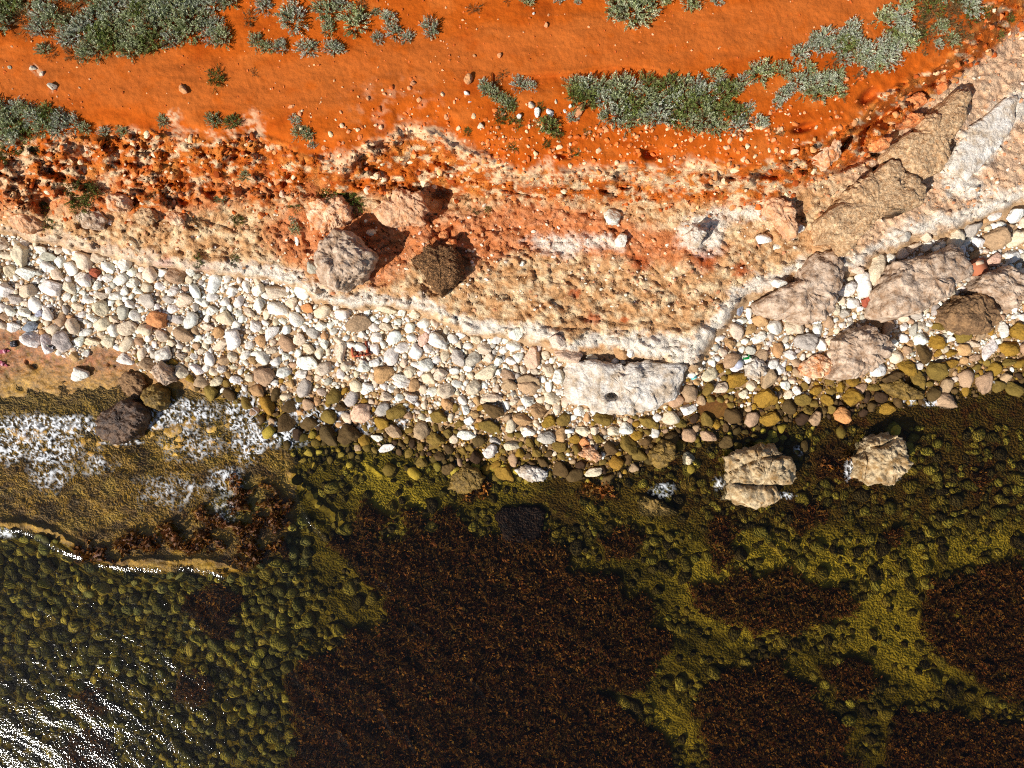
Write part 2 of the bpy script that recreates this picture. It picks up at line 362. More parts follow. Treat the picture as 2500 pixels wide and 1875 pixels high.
def plain(name, c, rough=.5, spec=.5, trans=0, metal=0):
    m, nt, N, Lk = new_mat(name)
    out = N.new('ShaderNodeOutputMaterial'); b = N.new('ShaderNodeBsdfPrincipled')
    nz = N.new('ShaderNodeTexNoise'); nz.inputs['Scale'].default_value = 40
    hs = N.new('ShaderNodeHueSaturation'); hs.inputs['Color'].default_value = (*lin(c), 1)
    mr = N.new('ShaderNodeMapRange'); mr.inputs[3].default_value = .8; mr.inputs[4].default_value = 1.2
    Lk.new(nz.outputs['Fac'], mr.inputs[0]); Lk.new(mr.outputs[0], hs.inputs['Value']); Lk.new(hs.outputs[0], b.inputs['Base Color'])
    b.inputs['Roughness'].default_value = rough; b.inputs['Specular IOR Level'].default_value = spec; b.inputs['Transmission Weight'].default_value = trans; b.inputs['Metallic'].default_value = metal
    Lk.new(b.outputs[0], out.inputs[0])
    return m

# ------------------------------------------------------------------ object helpers
def mesh_np(name, verts, faces, colors=None, smooth=True):
    """verts (n,3), faces (m,k) ints; colours per vertex"""
    me = bpy.data.meshes.new(name)
    verts = np.ascontiguousarray(verts, np.float32); faces = np.ascontiguousarray(faces, np.int32)
    k = faces.shape[1]
    me.vertices.add(len(verts)); me.vertices.foreach_set('co', verts.ravel())
    me.loops.add(faces.size); me.loops.foreach_set('vertex_index', faces.ravel())
    me.polygons.add(len(faces)); me.polygons.foreach_set('loop_start', np.arange(0, faces.size, k, dtype=np.int32))
    me.polygons.foreach_set('use_smooth', np.full(len(faces), smooth))
    me.update(calc_edges=True)
    if colors is not None:
        a = me.attributes.new('Col', 'FLOAT_COLOR', 'POINT')
        c4 = np.ones((len(verts), 4), np.float32); c4[:, :3] = colors
        a.data.foreach_set('color', c4.ravel())
    return me
def link(name, me, mat=None, parent=None, loc=(0, 0, 0)):
    o = bpy.data.objects.new(name, me)
    if mat is not None and me is not None and not me.materials: me.materials.append(mat)
    o.location = loc
    if parent: o.parent = parent
    col.objects.link(o); return o
def tag(o, label=None, cat=None, group=None, kind=None):
    if label: o['label'] = label
    if cat: o['category'] = cat
    if group: o['group'] = group
    if kind: o['kind'] = kind
    return o

# ------------------------------------------------------------------ the land: one continuous relief, split where its kind changes
def axis(lo, hi, step, far):
    mid = np.arange(lo, hi + step, step)
    g = step * 2.2 ** np.arange(1, 9); g = np.cumsum(g); g = g[g < far]
    return np.concatenate([lo - g[::-1], mid, mid[-1] + g])
us = axis(-160, 2660, 4.0, 5000); vs = axis(-140, 2010, 4.0, 5000)
U, V = np.meshgrid(us, vs)
nu, nv = len(us), len(vs)
Uf, Vf = U.ravel(), V.ravel()
Zf = height(Uf, Vf)
XYZ = world(Uf, Vf, Zf)

l1, l2, l3, l4 = regions(Uf, Vf)
l5 = L5(Uf) + 14 * fbm(Uf / 90, Vf / 90, 2, 12)
def mixc(c, c2, m):
    return c + (lin(c2) - c) * m[:, None]
nA = fbm(Uf / 120, Vf / 70, 4, 41); nB = fbm(Uf / 40, Vf / 34, 4, 42); nC = fbm(Uf / 14, Vf / 12, 3, 43); nD = fbm(Uf / 7, Vf / 7, 2, 44)
one = np.ones((len(Uf), 1))
# plateau soil
soil = one * lin((180, 84, 18))
soil = mixc(soil, (164, 70, 10), sstep(0, .5, nA + .3 * nB))
soil = mixc(soil, (190, 98, 34), sstep(.05, .5, -nA + .2 * nC))
PATH = [(-200, 200), (0, 210), (200, 190), (420, 200), (640, 220), (860, 190), (1100, 150), (1350, 120), (1600, 100), (1800, 80), (2000, 40), (2200, -40)]
dp = d_line(Uf, Vf, PATH)
path_m = sstep(95, 35, dp + 40 * nA)
soil = mixc(soil, (182, 96, 38), .75 * path_m * sstep(-.3, .4, nB + .4))
soil = mixc(soil, (150, 76, 26), .6 * sstep(.1, .5, fbm(Uf / 170, Vf / 26, 3, 45)) * sstep(130, 60, dp))
pale = sstep(90, 20, np.hypot((Uf - 960) / 1.7, Vf - 255)) * sstep(.0, .5, nB + .6 * nC)
soil = mixc(soil, (206, 140, 98), .8 * pale)
dry = sstep(30, -40, sd_poly(Uf, Vf, P('C', (1480, -100), (1950, -100), (1960, 150), (1830, 330), (1600, 330), (1480, 220)))) * sstep(-.2, .3, nB)
soil = mixc(soil, (128, 78, 40), .7 * dry)
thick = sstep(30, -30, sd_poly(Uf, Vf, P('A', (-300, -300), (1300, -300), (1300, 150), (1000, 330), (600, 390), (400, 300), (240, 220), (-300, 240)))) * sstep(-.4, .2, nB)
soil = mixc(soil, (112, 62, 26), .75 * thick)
# cliff
cliff = one * lin((194, 98, 30))
cliff = mixc(cliff, (210, 132, 62), sstep(-.1, .4, nB))
cliff = mixc(cliff, (168, 76, 20), sstep(.1, .45, fbm(Uf / 30, Vf / 20, 3, 46)))
wleft = np.interp(Uf, [0, 350, 800, 1150, 1900, 2000, 2500], [.6, .34, .2, .42, .55, .2, .15])
kk1, kk2, kid = worley2(Uf / 16 + .5 * nC, Vf / 11 + .5 * nB, 77)
creamy = sstep(.26, .5, fbm(Uf / 44, Vf / 22, 4, 47) + wleft * .5 + .5 * (kid - .5))
cliff = mixc(cliff, (232, 202, 160), .9 * creamy)
RIM = P('B', (-80, 1050), (0, 1040), (130, 1000), (330, 900), (440, 840), (600, 835), (740, 930), (900, 1020), (1080, 1100), (1200, 1150), (1400, 1150), (1600, 1090), (1800, 1120), (2100, 1180), (2200, 1150)) + P('C', (80, 1050), (300, 1130), (340, 1220))
drim = d_line(Uf, Vf, RIM)
rim = sstep(26, 6, drim + 26 * nB + 22 * nC + 10 * nA)
low_l = sstep(0, 1, (Vf - l1) / np.maximum(l2 - l1, 5) * 1.6 - .5) * sstep(900, 650, Uf)
cliff = mixc(cliff, (204, 142, 98), .7 * low_l * sstep(-.4, .2, nA + nB))
# bench
bench = one * lin((200, 152, 104))
bench = mixc(bench, (226, 196, 154), sstep(-.15, .3, fbm(Uf / 34, Vf / 30, 4, 48)))
bench = mixc(bench, (150, 102, 58), .9 * sstep(.12, .42, fbm(Uf / 20, Vf / 16, 4, 49)))
redm = sstep(20, -26, sd_poly(Uf, Vf, [(640, 560), (700, 500), (860, 500), (1000, 540), (1240, 490), (1400, 500), (1640, 560), (1780, 600), (1740, 650), (1560, 640), (1400, 625), (1240, 620), (1120, 680), (1020, 640), (940, 700), (780, 680), (700, 650)]) + 26 * nB + 18 * nC)
bench = mixc(bench, (202, 112, 58), .75 * redm)
orsp = np.zeros(len(Uf))
for x, y, r in ((1405, 715, 22), (1450, 778, 28), (1525, 780, 16), (1720, 640, 45), (1810, 660, 30), (400, 640, 30), (500, 660, 26), (960, 762, 20), (2175, 515, 22), (1565, 640, 40)):
    orsp = np.maximum(orsp, sstep(r, r * .3, np.hypot(Uf - x, (Vf - y) * 1.3) + 16 * nC))
bench = mixc(bench, (172, 76, 26), .8 * orsp)
rightb = sstep(1980, 2160, Uf + 60 * nB)
bench = mixc(bench, (214, 180, 150), .7 * rightb)
edge = sstep(26, 4, np.abs(Vf - l3 + 4 - 10 * nA) + 26 * nB + 16 * nC + 14 * fbm(Uf / 120, Vf / 120, 2, 58)) * np.interp(Uf, [0, 560, 700, 2500], [.35, .6, 1, 1])
WHITE = [P('E', (1180, 330), (1350, 310), (1600, 320), (1700, 300), (1840, 330), (1800, 390), (1650, 360), (1480, 430), (1300, 400)),
         P('E', (1550, 980), (1900, 930), (2300, 960), (2300, 1110), (1900, 1100), (1750, 1010)), P('F', (0, 1000), (150, 880), (330, 680), (400, 650), (340, 800), (200, 1000), (30, 1190), (-100, 1100)),
         P('F', (1450, 220), (1600, 200), (1900, 130), (2300, 20), (2300, 80), (1950, 200), (1700, 260), (1500, 300)),
         P('C', (1690, 1110), (1760, 960), (1850, 820), (1960, 750), (2060, 650), (2220, 560), (2400, 560), (2400, 700), (2150, 800), (2060, 930), (1990, 1050), (1900, 1160), (2100, 1264), (1700, 1264)),
         P('F', (0, 200), (300, 120), (520, 120), (540, 180), (280, 190), (300, 330), (250, 420), (100, 400), (0, 380)), P('S', (0, 900), (300, 1000), (540, 1030), (560, 1120), (300, 1180), (130, 1080)),
         P('D', (1380, 470), (1850, 500), (2000, 590), (1850, 620), (1500, 540))]
wm = np.zeros(len(Uf))
for p_ in WHITE:
    wm = np.maximum(wm, sstep(14, -14, sd_poly(Uf, Vf, p_) + 26 * nB + 18 * nC))
bench = mixc(bench, (232, 222, 206), .88 * np.maximum(wm, edge) * sstep(-.6, .1, nB + .6 * nC + .3))
# beach bed and shelf
bedc = one * lin((176, 144, 108))
wet = sstep(-150, 30, Vf - l5 + 50 * nB)
bedc = mixc(bedc, (112, 82, 36), wet)
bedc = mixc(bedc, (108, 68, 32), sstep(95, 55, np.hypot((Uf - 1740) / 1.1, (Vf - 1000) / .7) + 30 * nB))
shelf_sd = sd_poly(Uf, Vf, SHELF) + 10 * nB
sh_m = sstep(8, -8, shelf_sd)
shelf = one * lin((150, 98, 54))
shelf = mixc(shelf, (186, 110, 66), .8 * sstep(0, .4, nB) * sstep(960, 860, Vf))
shelf = mixc(shelf, (88, 60, 34), .8 * sstep(.05, .4, fbm(Uf / 30, Vf / 22, 4, 59)) * sstep(980, 880, Vf))
shelf = mixc(shelf, (172, 132, 50), sstep(860, 1000, Vf + 60 * nA))
shelf = mixc(shelf, (126, 90, 28), sstep(0, .4, nC + .3 * nB))
shelf = mixc(shelf, (178, 130, 30), sstep(1010, 1120, Vf + 40 * nA))
shelf = mixc(shelf, (104, 72, 18), .85 * sstep(0, .35, fbm(Uf / 70, Vf / 46, 3, 67)) * sstep(1000, 1080, Vf))
shelf = mixc(shelf, (206, 160, 54), .7 * sstep(.05, .4, fbm(Uf / 60, Vf / 40, 3, 68)) * sstep(960, 1040, Vf))
shelf = mixc(shelf, (116, 76, 18), .8 * sstep(.0, .4, nB + .3 * nC) * sstep(1040, 1150, Vf))
shelf = mixc(shelf, (150, 130, 34), .7 * sstep(80, 20, np.hypot((Uf - 590) / 1.2, Vf - 1230) + 20 * nB))
# seabed
sea = one * lin((118, 96, 26))
sea = mixc(sea, (70, 58, 16), sstep(-.05, .4, fbm(Uf / 90, Vf / 60, 4, 50)))
GOLD = [[(830, 1120), (930, 1110), (1030, 1190), (1090, 1230), (1010, 1260), (960, 1320), (930, 1280), (880, 1210)], [(1640, 1400), (1760, 1300), (2000, 1300), (2250, 1350), (2260, 1400), (2240, 1500), (2330, 1640), (2250, 1680), (2130, 1600), (2010, 1560), (1840, 1580), (1700, 1500)],
        [(1560, 1700), (1640, 1720), (1720, 1830), (1700, 1860), (1630, 1800)], [(1200, 1130), (1330, 1130), (1330, 1190), (1220, 1200)], [(2300, 1280), (2480, 1280), (2480, 1360), (2280, 1360)], [(1380, 1200), (1560, 1190), (1620, 1290), (1480, 1300)]]
gm = np.zeros(len(Uf))
for p_ in GOLD:
    gm = np.maximum(gm, sstep(36, -24, sd_poly(Uf, Vf, p_) + 40 * nB))
sea = mixc(sea, (188, 156, 48), .85 * gm)
sea = mixc(sea, (92, 62, 24), .75 * sstep(1230, 1340, Uf) * sstep(1330, 1230, Vf + 50 * nB))
f1_, f2_, idc = worley2(Uf / 24, Vf / 22, 26)
sea = mixc(sea, (120, 104, 34), .5 * sstep(.45, .1, f1_) * (idc > .4))
reddish = sstep(1560, 1650, Uf) * sstep(1330, 1150, Vf) * sstep(.05, .4, nB)
sea = mixc(sea, (84, 40, 14), .7 * reddish)
wmask = weed_mask(Uf, Vf)
sea = mixc(sea, (78, 48, 17), .9 * wmask)
shelf = mixc(shelf, (90, 44, 18), .9 * wmask)

zone = np.where(Vf < l1, 0, np.where(Vf < l2, 1, np.where(Vf < (l3 + l4) * .5, 2, np.where(sh_m > .5, 4, np.where(Vf < l5, 3, 5)))))
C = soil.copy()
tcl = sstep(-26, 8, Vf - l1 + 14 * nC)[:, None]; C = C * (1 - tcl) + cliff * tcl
C = mixc(C, (232, 200, 158), .85 * rim * sstep(-60, -10, Vf - l1) * sstep(-.35, .15, nC + .5 * nB + .1))
for x, y, r in ((425, 280, 30), (430, 330, 34), (610, 300, 44), (625, 335, 34), (570, 325, 24), (470, 322, 18), (520, 330, 24), (148, 340, 26), (185, 360, 36), (265, 438, 40), (40, 420, 46), (130, 212, 14), (80, 166, 12), (100, 180, 9), (830, 395, 50), (1330, 400, 30)):
    sp = sstep(r, r * .35, np.hypot(Uf - x, (Vf - y) * 1.2) + 30 * nC + 30 * nB)
    C = mixc(C, (228, 190, 150), .8 * sp * sstep(-.3, .2, nC))
t2 = sstep(-16, 16, Vf - l2 + 20 * nC)[:, None]; C = C * (1 - t2) + bench * t2
mid34 = (l3 + l4) * .5
t3 = sstep(-8, 10, Vf - mid34 + 8 * nC)[:, None]; C = C * (1 - t3) + bedc * t3
t5 = sstep(-60, 30, Vf - l5 + 30 * nB)[:, None]; C = C * (1 - t5) + sea * t5
ts = (sh_m * sstep(-6, 6, Vf - mid34))[:, None]; C = C * (1 - ts) + shelf * ts
C = np.clip(C * (1 + .10 * nD[:, None]), .002, .9)

ii, jj = np.meshgrid(np.arange(nv - 1), np.arange(nu - 1), indexing='ij')
quad = np.stack([ii * nu + jj, (ii + 1) * nu + jj, (ii + 1) * nu + jj + 1, ii * nu + jj + 1], -1).reshape(-1, 4)
zq = zone[quad[:, 0]]
for k, (nm, mt, lb, ct) in enumerate([('red_soil_ground', 'soil', 'bare orange-red earth plateau with a worn footpath', 'ground'), ('cliff', 'cliff', 'crumbling orange and cream cliff edge', 'cliff'),
                                      ('rock_bench', 'bench', 'beige weathered limestone bench under the cliff', 'rock'), ('beach', 'bed', 'gritty beach bed between the stones', 'beach'),
                                      ('rock_shelf', 'shelf', 'brown wet rock shelf sloping into the sea', 'rock'), ('seabed', 'sea', 'olive seabed under shallow water', 'seabed')]):
    q = quad[zq == k]
    idx, inv = np.unique(q.ravel(), return_inverse=True)
    o = link(nm, mesh_np(nm, XYZ[idx], inv.reshape(-1, 4), C[idx]), M[mt])
    tag(o, lb, ct, kind='structure')

# ------------------------------------------------------------------ stones
def ico(sub):
    t = (1 + 5 ** .5) / 2
    v = np.array([(-1, t, 0), (1, t, 0), (-1, -t, 0), (1, -t, 0), (0, -1, t), (0, 1, t), (0, -1, -t), (0, 1, -t), (t, 0, -1), (t, 0, 1), (-t, 0, -1), (-t, 0, 1)], float)
    f = [(0, 11, 5), (0, 5, 1), (0, 1, 7), (0, 7, 10), (0, 10, 11), (1, 5, 9), (5, 11, 4), (11, 10, 2), (10, 7, 6), (7, 1, 8), (3, 9, 4), (3, 4, 2), (3, 2, 6), (3, 6, 8), (3, 8, 9), (4, 9, 5), (2, 4, 11), (6, 2, 10), (8, 6, 7), (9, 8, 1)]
    v /= np.linalg.norm(v[0])
    for _ in range(sub):
        vl = [tuple(x) for x in v]; cache = {}; nf = []
        def midp(a, b):
            k = (min(a, b), max(a, b))
            if k not in cache:
                p = (np.array(vl[a]) + np.array(vl[b])) / 2; vl.append(tuple(p / np.linalg.norm(p))); cache[k] = len(vl) - 1
            return cache[k]
        for a, b, c in f:
            ab, bc, ca = midp(a, b), midp(b, c), midp(c, a)
            nf += [(a, ab, ca), (b, bc, ab), (c, ca, bc), (ab, bc, ca)]
        v = np.array(vl); f = nf
    return v, np.array(f)
ICO = {s: ico(s) for s in (0, 1, 2, 3)}
def stone_shape(sub, seed, angular):
    """a unit stone: a ball cut by random planes, edges worn, surface uneven"""
    r = np.random.default_rng(seed)
    v, f = ICO[sub]
    n = r.normal(size=(13, 3)); n /= np.linalg.norm(n, axis=1)[:, None]
    off = r.uniform(.55, 1.0, 13)
    d = v @ n.T
    rad = np.where(d > .05, off / np.maximum(d, .05), 9.0)
    kk = 10 + 26 * angular
    rr = -np.log(np.exp(-kk * rad).sum(1) + math.exp(-kk * 1.12)) / kk
    p = v * rr[:, None]
    p = p * (1 + .09 * noise3(p * 2.2 + seed, seed)[:, None] + (.06 * noise3(p * 5 + seed, seed + 3)[:, None] if sub > 1 else 0) + (.03 * noise3(p * 11 + seed, seed + 5)[:, None] if sub > 2 else 0))
    p -= (p.max(0) + p.min(0)) / 2
    return p / np.abs(p).max(0), f
NB = 26
BASE3 = [stone_shape(3, 100 + i, i / NB) for i in range(NB)]
BASE2 = [stone_shape(2, 100 + i, i / NB) for i in range(NB)]
BASE1 = [stone_shape(1, 200 + i, i / NB) for i in range(NB)]
BASE0 = [stone_shape(0, 300 + i, 1) for i in range(NB)]
TONES = dict(w=(236, 228, 215), c=(218, 198, 170), g=(186, 176, 162), b=(176, 144, 112), o=(210, 146, 92), y=(150, 114, 40), v=(124, 100, 44), d=(92, 70, 38), p=(218, 180, 154), t=(186, 146, 100), s=(150, 156, 164), r=(164, 84, 58), q=(210, 146, 98), k=(66, 46, 28))
WORDS = dict(w='white', c='cream', g='grey', b='brown', o='orange', y='yellow-ochre', v='olive', d='dark olive', p='pinkish', t='tan', s='blue-grey', r='red', q='orange-pink', k='dark brown')

ST = []     # u, v, w, h (photo px), turn, tone
def add(panel, *rows):
    for r in rows:
        u, v = P1(panel, r[0], r[1]); ST.append([u, v, r[2] * Z, r[3] * Z, r[5] if len(r) > 5 else random.uniform(-25, 25), r[4]])
add('D', (30, 360, 70, 80, 'c'), (55, 430, 90, 60, 'c'), (180, 545, 130, 90, 'w'), (75, 530, 80, 80, 'c'), (320, 505, 90, 80, 'w'), (50, 655, 115, 95, 'w'), (190, 660, 110, 100, 'c'), (110, 715, 90, 60, 'g'),
    (270, 400, 90, 60, 'w'), (320, 440, 110, 55, 'g'), (440, 400, 70, 50, 'w'), (640, 450, 110, 70, 'c'), (620, 545, 70, 60, 'r'), (540, 585, 130, 90, 'w', -20), (815, 490, 85, 80, 'w'), (460, 640, 90, 70, 'c'),
    (570, 715, 90, 50, 'w'), (635, 625, 60, 60, 'w'), (700, 575, 70, 50, 'w'), (860, 610, 75, 60, 'w'), (1140, 560, 120, 110, 'b'), (1230, 535, 60, 60, 'w'), (1030, 630, 70, 50, 'w'), (1120, 660, 75, 65, 'w'),
    (1200, 725, 110, 90, 'c'), (1085, 715, 80, 50, 'g'), (890, 660, 60, 40, 'w'), (750, 690, 80, 60, 'w'), (660, 690, 90, 60, 'c'), (660, 770, 100, 100, 'c'), (510, 760, 80, 60, 'c'), (1500, 660, 75, 70, 'w'),
    (1665, 655, 85, 85, 'w'), (1790, 670, 150, 80, 'c', 5), (1880, 740, 80, 70, 'c'), (1980, 770, 80, 60, 'o'), (1610, 800, 80, 50, 'c'), (1370, 790, 80, 60, 'w'), (1020, 845, 130, 110, 'o'), (1140, 845, 100, 60, 'g'),
    (830, 900, 120, 100, 'c'), (740, 840, 60, 50, 'c'), (600, 830, 110, 50, 'w', -30), (210, 890, 100, 70, 's'), (170, 800, 80, 60, 'w'), (260, 805, 60, 40, 's'), (215, 970, 130, 100, 'w', -15), (410, 985, 120, 130, 'g', 30),
    (310, 1000, 80, 130, 'w', 10), (560, 925, 80, 50, 'w'), (600, 990, 100, 50, 'c'), (700, 985, 90, 80, 'c'), (820, 1100, 110, 70, 'w', -20), (1060, 1060, 100, 100, 'w'), (1170, 1080, 60, 60, 'c'), (950, 1130, 100, 80, 'b'),
    (1190, 940, 140, 90, 'b', -10), (1340, 890, 80, 50, 'c'), (1420, 1010, 110, 60, 'c'), (1650, 890, 75, 75, 'w'), (1750, 930, 70, 120, 'w', -40), (1930, 970, 80, 80, 'c'), (1990, 1030, 70, 80, 'c'), (2070, 890, 80, 60, 'w'),
    (2090, 1000, 50, 70, 'w'), (2180, 1050, 60, 130, 'c', 0), (1980, 1120, 140, 100, 'w', -25), (1270, 1160, 60, 100, 'w', 40), (1170, 1180, 100, 80, 'c'), (1590, 1070, 80, 60, 'w'), (1500, 1080, 60, 70, 'c'),
    (1350, 975, 60, 50, 'w'), (1430, 1160, 60, 50, 'w'), (1700, 1200, 150, 120, 'b', -30), (1520, 1230, 100, 50, 'w'), (1400, 1240, 80, 60, 'c'), (530, 1200, 120, 90, 'w', -10), (1940, 1195, 80, 60, 'w'), (1840, 1080, 50, 50, 'w'),
    (1750, 1040, 70, 50, 'c'), (1620, 960, 50, 40, 'w'), (1250, 1080, 50, 50, 'w'), (80, 790, 70, 70, 'w'), (95, 890, 90, 70, 'w'), (1910, 335, 34, 70, 'w', 10), (2015, 515, 80, 80, 'g'), (710, 220, 34, 34, 'w'))
add('E', (120, 870, 170, 100, 'b', 10), (295, 890, 80, 60, 'c'), (15, 1050, 60, 150, 'c', 0), (240, 960, 80, 70, 'w'), (140, 940, 60, 50, 'w'), (540, 970, 70, 100, 'p'), (635, 980, 120, 100, 'w'), (565, 1030, 60, 60, 'w'),
    (860, 1100, 90, 110, 'g'), (930, 1030, 90, 80, 'c'), (1235, 1090, 100, 140, 'p', 5), (1470, 1075, 180, 90, 'p', -5), (1130, 930, 90, 90, 'w'), (1400, 980, 110, 70, 'c'), (555, 1135, 100, 90, 'w'), (290, 1195, 140, 110, 't'),
    (450, 1180, 70, 80, 'c'), (160, 1145, 80, 80, 'w'), (225, 1120, 70, 60, 'w'), (390, 1220, 100, 80, 'w'), (870, 970, 80, 50, 'c'), (1100, 1110, 70, 50, 'w'), (1020, 1110, 60, 60, 'w'), (955, 1090, 60, 70, 'c'),
    (1340, 1170, 70, 90, 'c'), (940, 1190, 150, 80, 'c'), (1210, 1235, 160, 70, 'b'), (1080, 1200, 100, 80, 'b'), (650, 1200, 90, 80, 'c'), (760, 1090, 80, 120, 'g'), (480, 810, 80, 70, 'c'), (1400, 1210, 90, 90, 'w', 40),
    (1805, 1055, 90, 110, 't', 15), (1870, 1050, 60, 80, 'w'), (1620, 1090, 80, 50, 'g'), (300, 770, 140, 60, 'c'), (1170, 485, 36, 36, 'w'), (1750, 190, 110, 100, 'w'), (1800, 335, 80, 90, 'w'), (655, 545, 60, 40, 'w'), (205, 285, 60, 50, 'c'))
add('H', (180, 50, 85, 80, 'w'), (140, 210, 140, 120, 'p', 20), (300, 100, 80, 60, 'c'), (365, 195, 130, 100, 'v'), (465, 110, 80, 80, 'w'), (400, 10, 120, 70, 'w'), (690, 145, 75, 90, 't'), (640, 230, 120, 90, 'v', -30), (830, 255, 70, 60, 'w'),
    (810, 185, 50, 70, 'w'), (985, 190, 150, 90, 'd', -30), (960, 290, 150, 80, 'v', -20), (815, 345, 120, 70, 'w', 10), (620, 380, 120, 80, 'v', -30), (695, 335, 60, 60, 'v'), (765, 275, 70, 50, 'v'), (965, 450, 100, 85, 'w'),
    (1105, 415, 100, 60, 'c'), (1205, 130, 85, 70, 'w'), (1120, 130, 60, 60, 'c'), (1170, 245, 120, 80, 't'), (1340, 260, 100, 70, 'y', 25), (1275, 190, 110, 90, 't'), (1430, 245, 90, 90, 'v'), (1540, 195, 80, 60, 'w', -15), (1330, 360, 110, 90, 'g', -20),
    (1210, 330, 90, 60, 'w'), (1560, 325, 100, 60, 'c'), (1840, 305, 90, 80, 'w'), (1690, 240, 120, 90, 'v', -30), (1660, 370, 90, 60, 'v'), (1850, 410, 100, 150, 'v', 30), (1740, 430, 90, 90, 'd'), (1570, 390, 70, 60, 'o'), (1410, 420, 100, 80, 'v'),
    (1265, 460, 70, 60, 'v'), (240, 365, 80, 50, 'w'), (300, 430, 110, 50, 'w', 15), (350, 320, 110, 90, 'b'), (60, 350, 150, 130, 'd'), (1630, 585, 120, 60, 'c'), (520, 520, 100, 70, 'v'), (700, 560, 90, 90, 'd'), (1222, 395, 60, 60, 'v'),
    (1360, 110, 110, 80, 'c'), (980, 110, 140, 60, 'c'), (1000, 385, 80, 40, 'g'), (520, 420, 50, 50, 'v'), (680, 60, 110, 100, 'c'), (1970, 260, 120, 70, 'v', -25), (1760, 320, 100, 60, 'c'), (860, 40, 90, 100, 'c'), (1090, 30, 100, 80, 'b'), (1210, 40, 150, 90, 'b'), (2190, 270, 80, 60, 'v'))
add('I', (250, 40, 100, 80, 'c'), (370, 10, 130, 60, 'y'), (670, 25, 80, 60, 'w'), (745, 60, 60, 60, 'w'), (550, 110, 150, 140, 'y', -20), (570, 245, 130, 90, 'y', 10), (55, 180, 110, 70, 'w'), (400, 85, 60, 60, 'c'), (780, 120, 110, 80, 'v'),
    (940, 120, 80, 80, 'y'), (1100, 110, 130, 110, 'y'), (1030, 220, 110, 110, 'o'), (1320, 180, 120, 80, 'y'), (860, 240, 90, 90, 'b'), (180, 350, 100, 80, 'b'), (50, 500, 80, 90, 'c'), (50, 650, 100, 100, 'y'), (1700, 130, 150, 100, 'b'),
    (290, 390, 100, 80, 'd'), (820, 190, 70, 60, 'v'), (860, 60, 80, 60, 'y'), (1030, 40, 60, 70, 'y'), (1240, 40, 80, 50, 'v'))
add('F', (360, 1230, 140, 90, 'y'), (250, 1160, 60, 60, 'y'), (640, 1160, 60, 70, 'w'), (500, 960, 90, 70, 'w'), (320, 1000, 70, 80, 't'), (380, 780, 50, 80, 's', -15), (630, 610, 100, 70, 'w'), (770, 260, 60, 60, 'w'), (1130, 525, 110, 50, 'c', -20),
    (1110, 740, 90, 70, 'w'), (1060, 655, 130, 90, 'w', 15), (1200, 730, 90, 80, 'r'), (1000, 780, 60, 80, 'c'), (1050, 810, 70, 60, 'g'), (700, 1070, 80, 60, 'w'), (1640, 990, 120, 90, 'y'), (1720, 1130, 130, 60, 'y', 0), (1880, 1000, 90, 50, 'c'),
    (2110, 1030, 130, 100, 'y'), (2110, 1120, 100, 50, 'v'), (1740, 1060, 70, 50, 'y'), (1650, 1060, 60, 40, 'y'), (1540, 880, 70, 50, 'c'), (1660, 880, 100, 60, 'v'), (1500, 910, 60, 80, 'g'), (1430, 890, 50, 60, 'w'), (1740, 970, 50, 40, 'w'),
    (1070, 930, 60, 60, 'w'), (1560, 1060, 80, 140, 'd', 20), (2150, 820, 60, 40, 'w'), (1715, 660, 90, 100, 'c', -30), (1655, 710, 50, 50, 'w'), (1905, 345, 80, 80, 'w'), (1870, 265, 140, 90, 'g', 25), (2010, 330, 150, 140, 'b', 5), (2130, 440, 110, 80, 'w', 20),
    (2005, 465, 100, 80, 'p', 20), (2140, 180, 110, 90, 'w', 20), (2070, 910, 70, 110, 'w', -15), (1980, 1040, 80, 160, 'w', -30), (2160, 920, 110, 110, 'y'), (1450, 1150, 160, 90, 'y', -30), (1360, 1220, 150, 80, 'd'), (535, 325, 100, 70, 'w', 20), (615, 375, 80, 40, 'w'),
    (1250, 520, 110, 220, 'c', -5), (1240, 845, 150, 70, 't', -30), (800, 985, 160, 110, 'g'), (1970, 675, 100, 70, 'w', -25), (1440, 310, 60, 70, 'g'), (1580, 310, 70, 80, 'c'), (2010, 180, 90, 60, 'w'), (1500, 380, 110, 50, 'c', 25), (1890, 800 + 290, 90, 50, 'b'))
add('A', (215, 440, 44, 30, 'c'), (270, 475, 28, 34, 'c'), (345, 560, 60, 50, 'c'), (65, 435, 24, 24, 'c'), (1185, 580, 70, 50, 'q', -30), (1875, 685, 50, 22, 'q'))
add('B', (1325, 165, 28, 34, 'q'), (1340, 100, 14, 14, 'q'), (1025, 360, 30, 30, 'q'), (1245, 88, 18, 14, 'w'), (865, 360, 22, 22, 'q'), (470, 540, 36, 30, 'q'), (180, 635, 26, 26, 'q'), (285, 605, 36, 18, 'q'), (825, 515, 60, 60, 'q'), (815, 600, 32, 30, 'w'),
    (1230, 680, 44, 40, 'c'), (1270, 725, 44, 64, 'w'), (1350, 725, 40, 60, 'w', 30), (1480, 685, 24, 24, 'w'), (1445, 715, 18, 26, 'w'), (1150, 750, 34, 34, 'w'), (1390, 655, 20, 28, 'c'), (1540, 710, 50, 100, 'q'), (905, 815, 36, 40, 'c'), (685, 755, 30, 36, 'q'), (835, 655, 22, 10, 'w'))
BIG = []    # boulders traced one by one (filled further down); stones keep clear of them
def B(name, label, cat, k, pts, h, mat, **kw):
    BIG.append(dict(name=name, label=label, cat=cat, pts=P(k, *pts), h=h, mat=mat, **kw))
B('boulder', 'big rounded grey-beige boulder on the bench casting the largest round shadow', 'boulder', 'S', [(80, 540), (200, 400), (330, 330), (480, 370), (600, 500), (715, 600), (680, 740), (600, 830), (420, 880), (330, 950), (250, 960), (160, 900), (130, 800), (75, 680)], 1.05, 'grey_rock', e=.6)
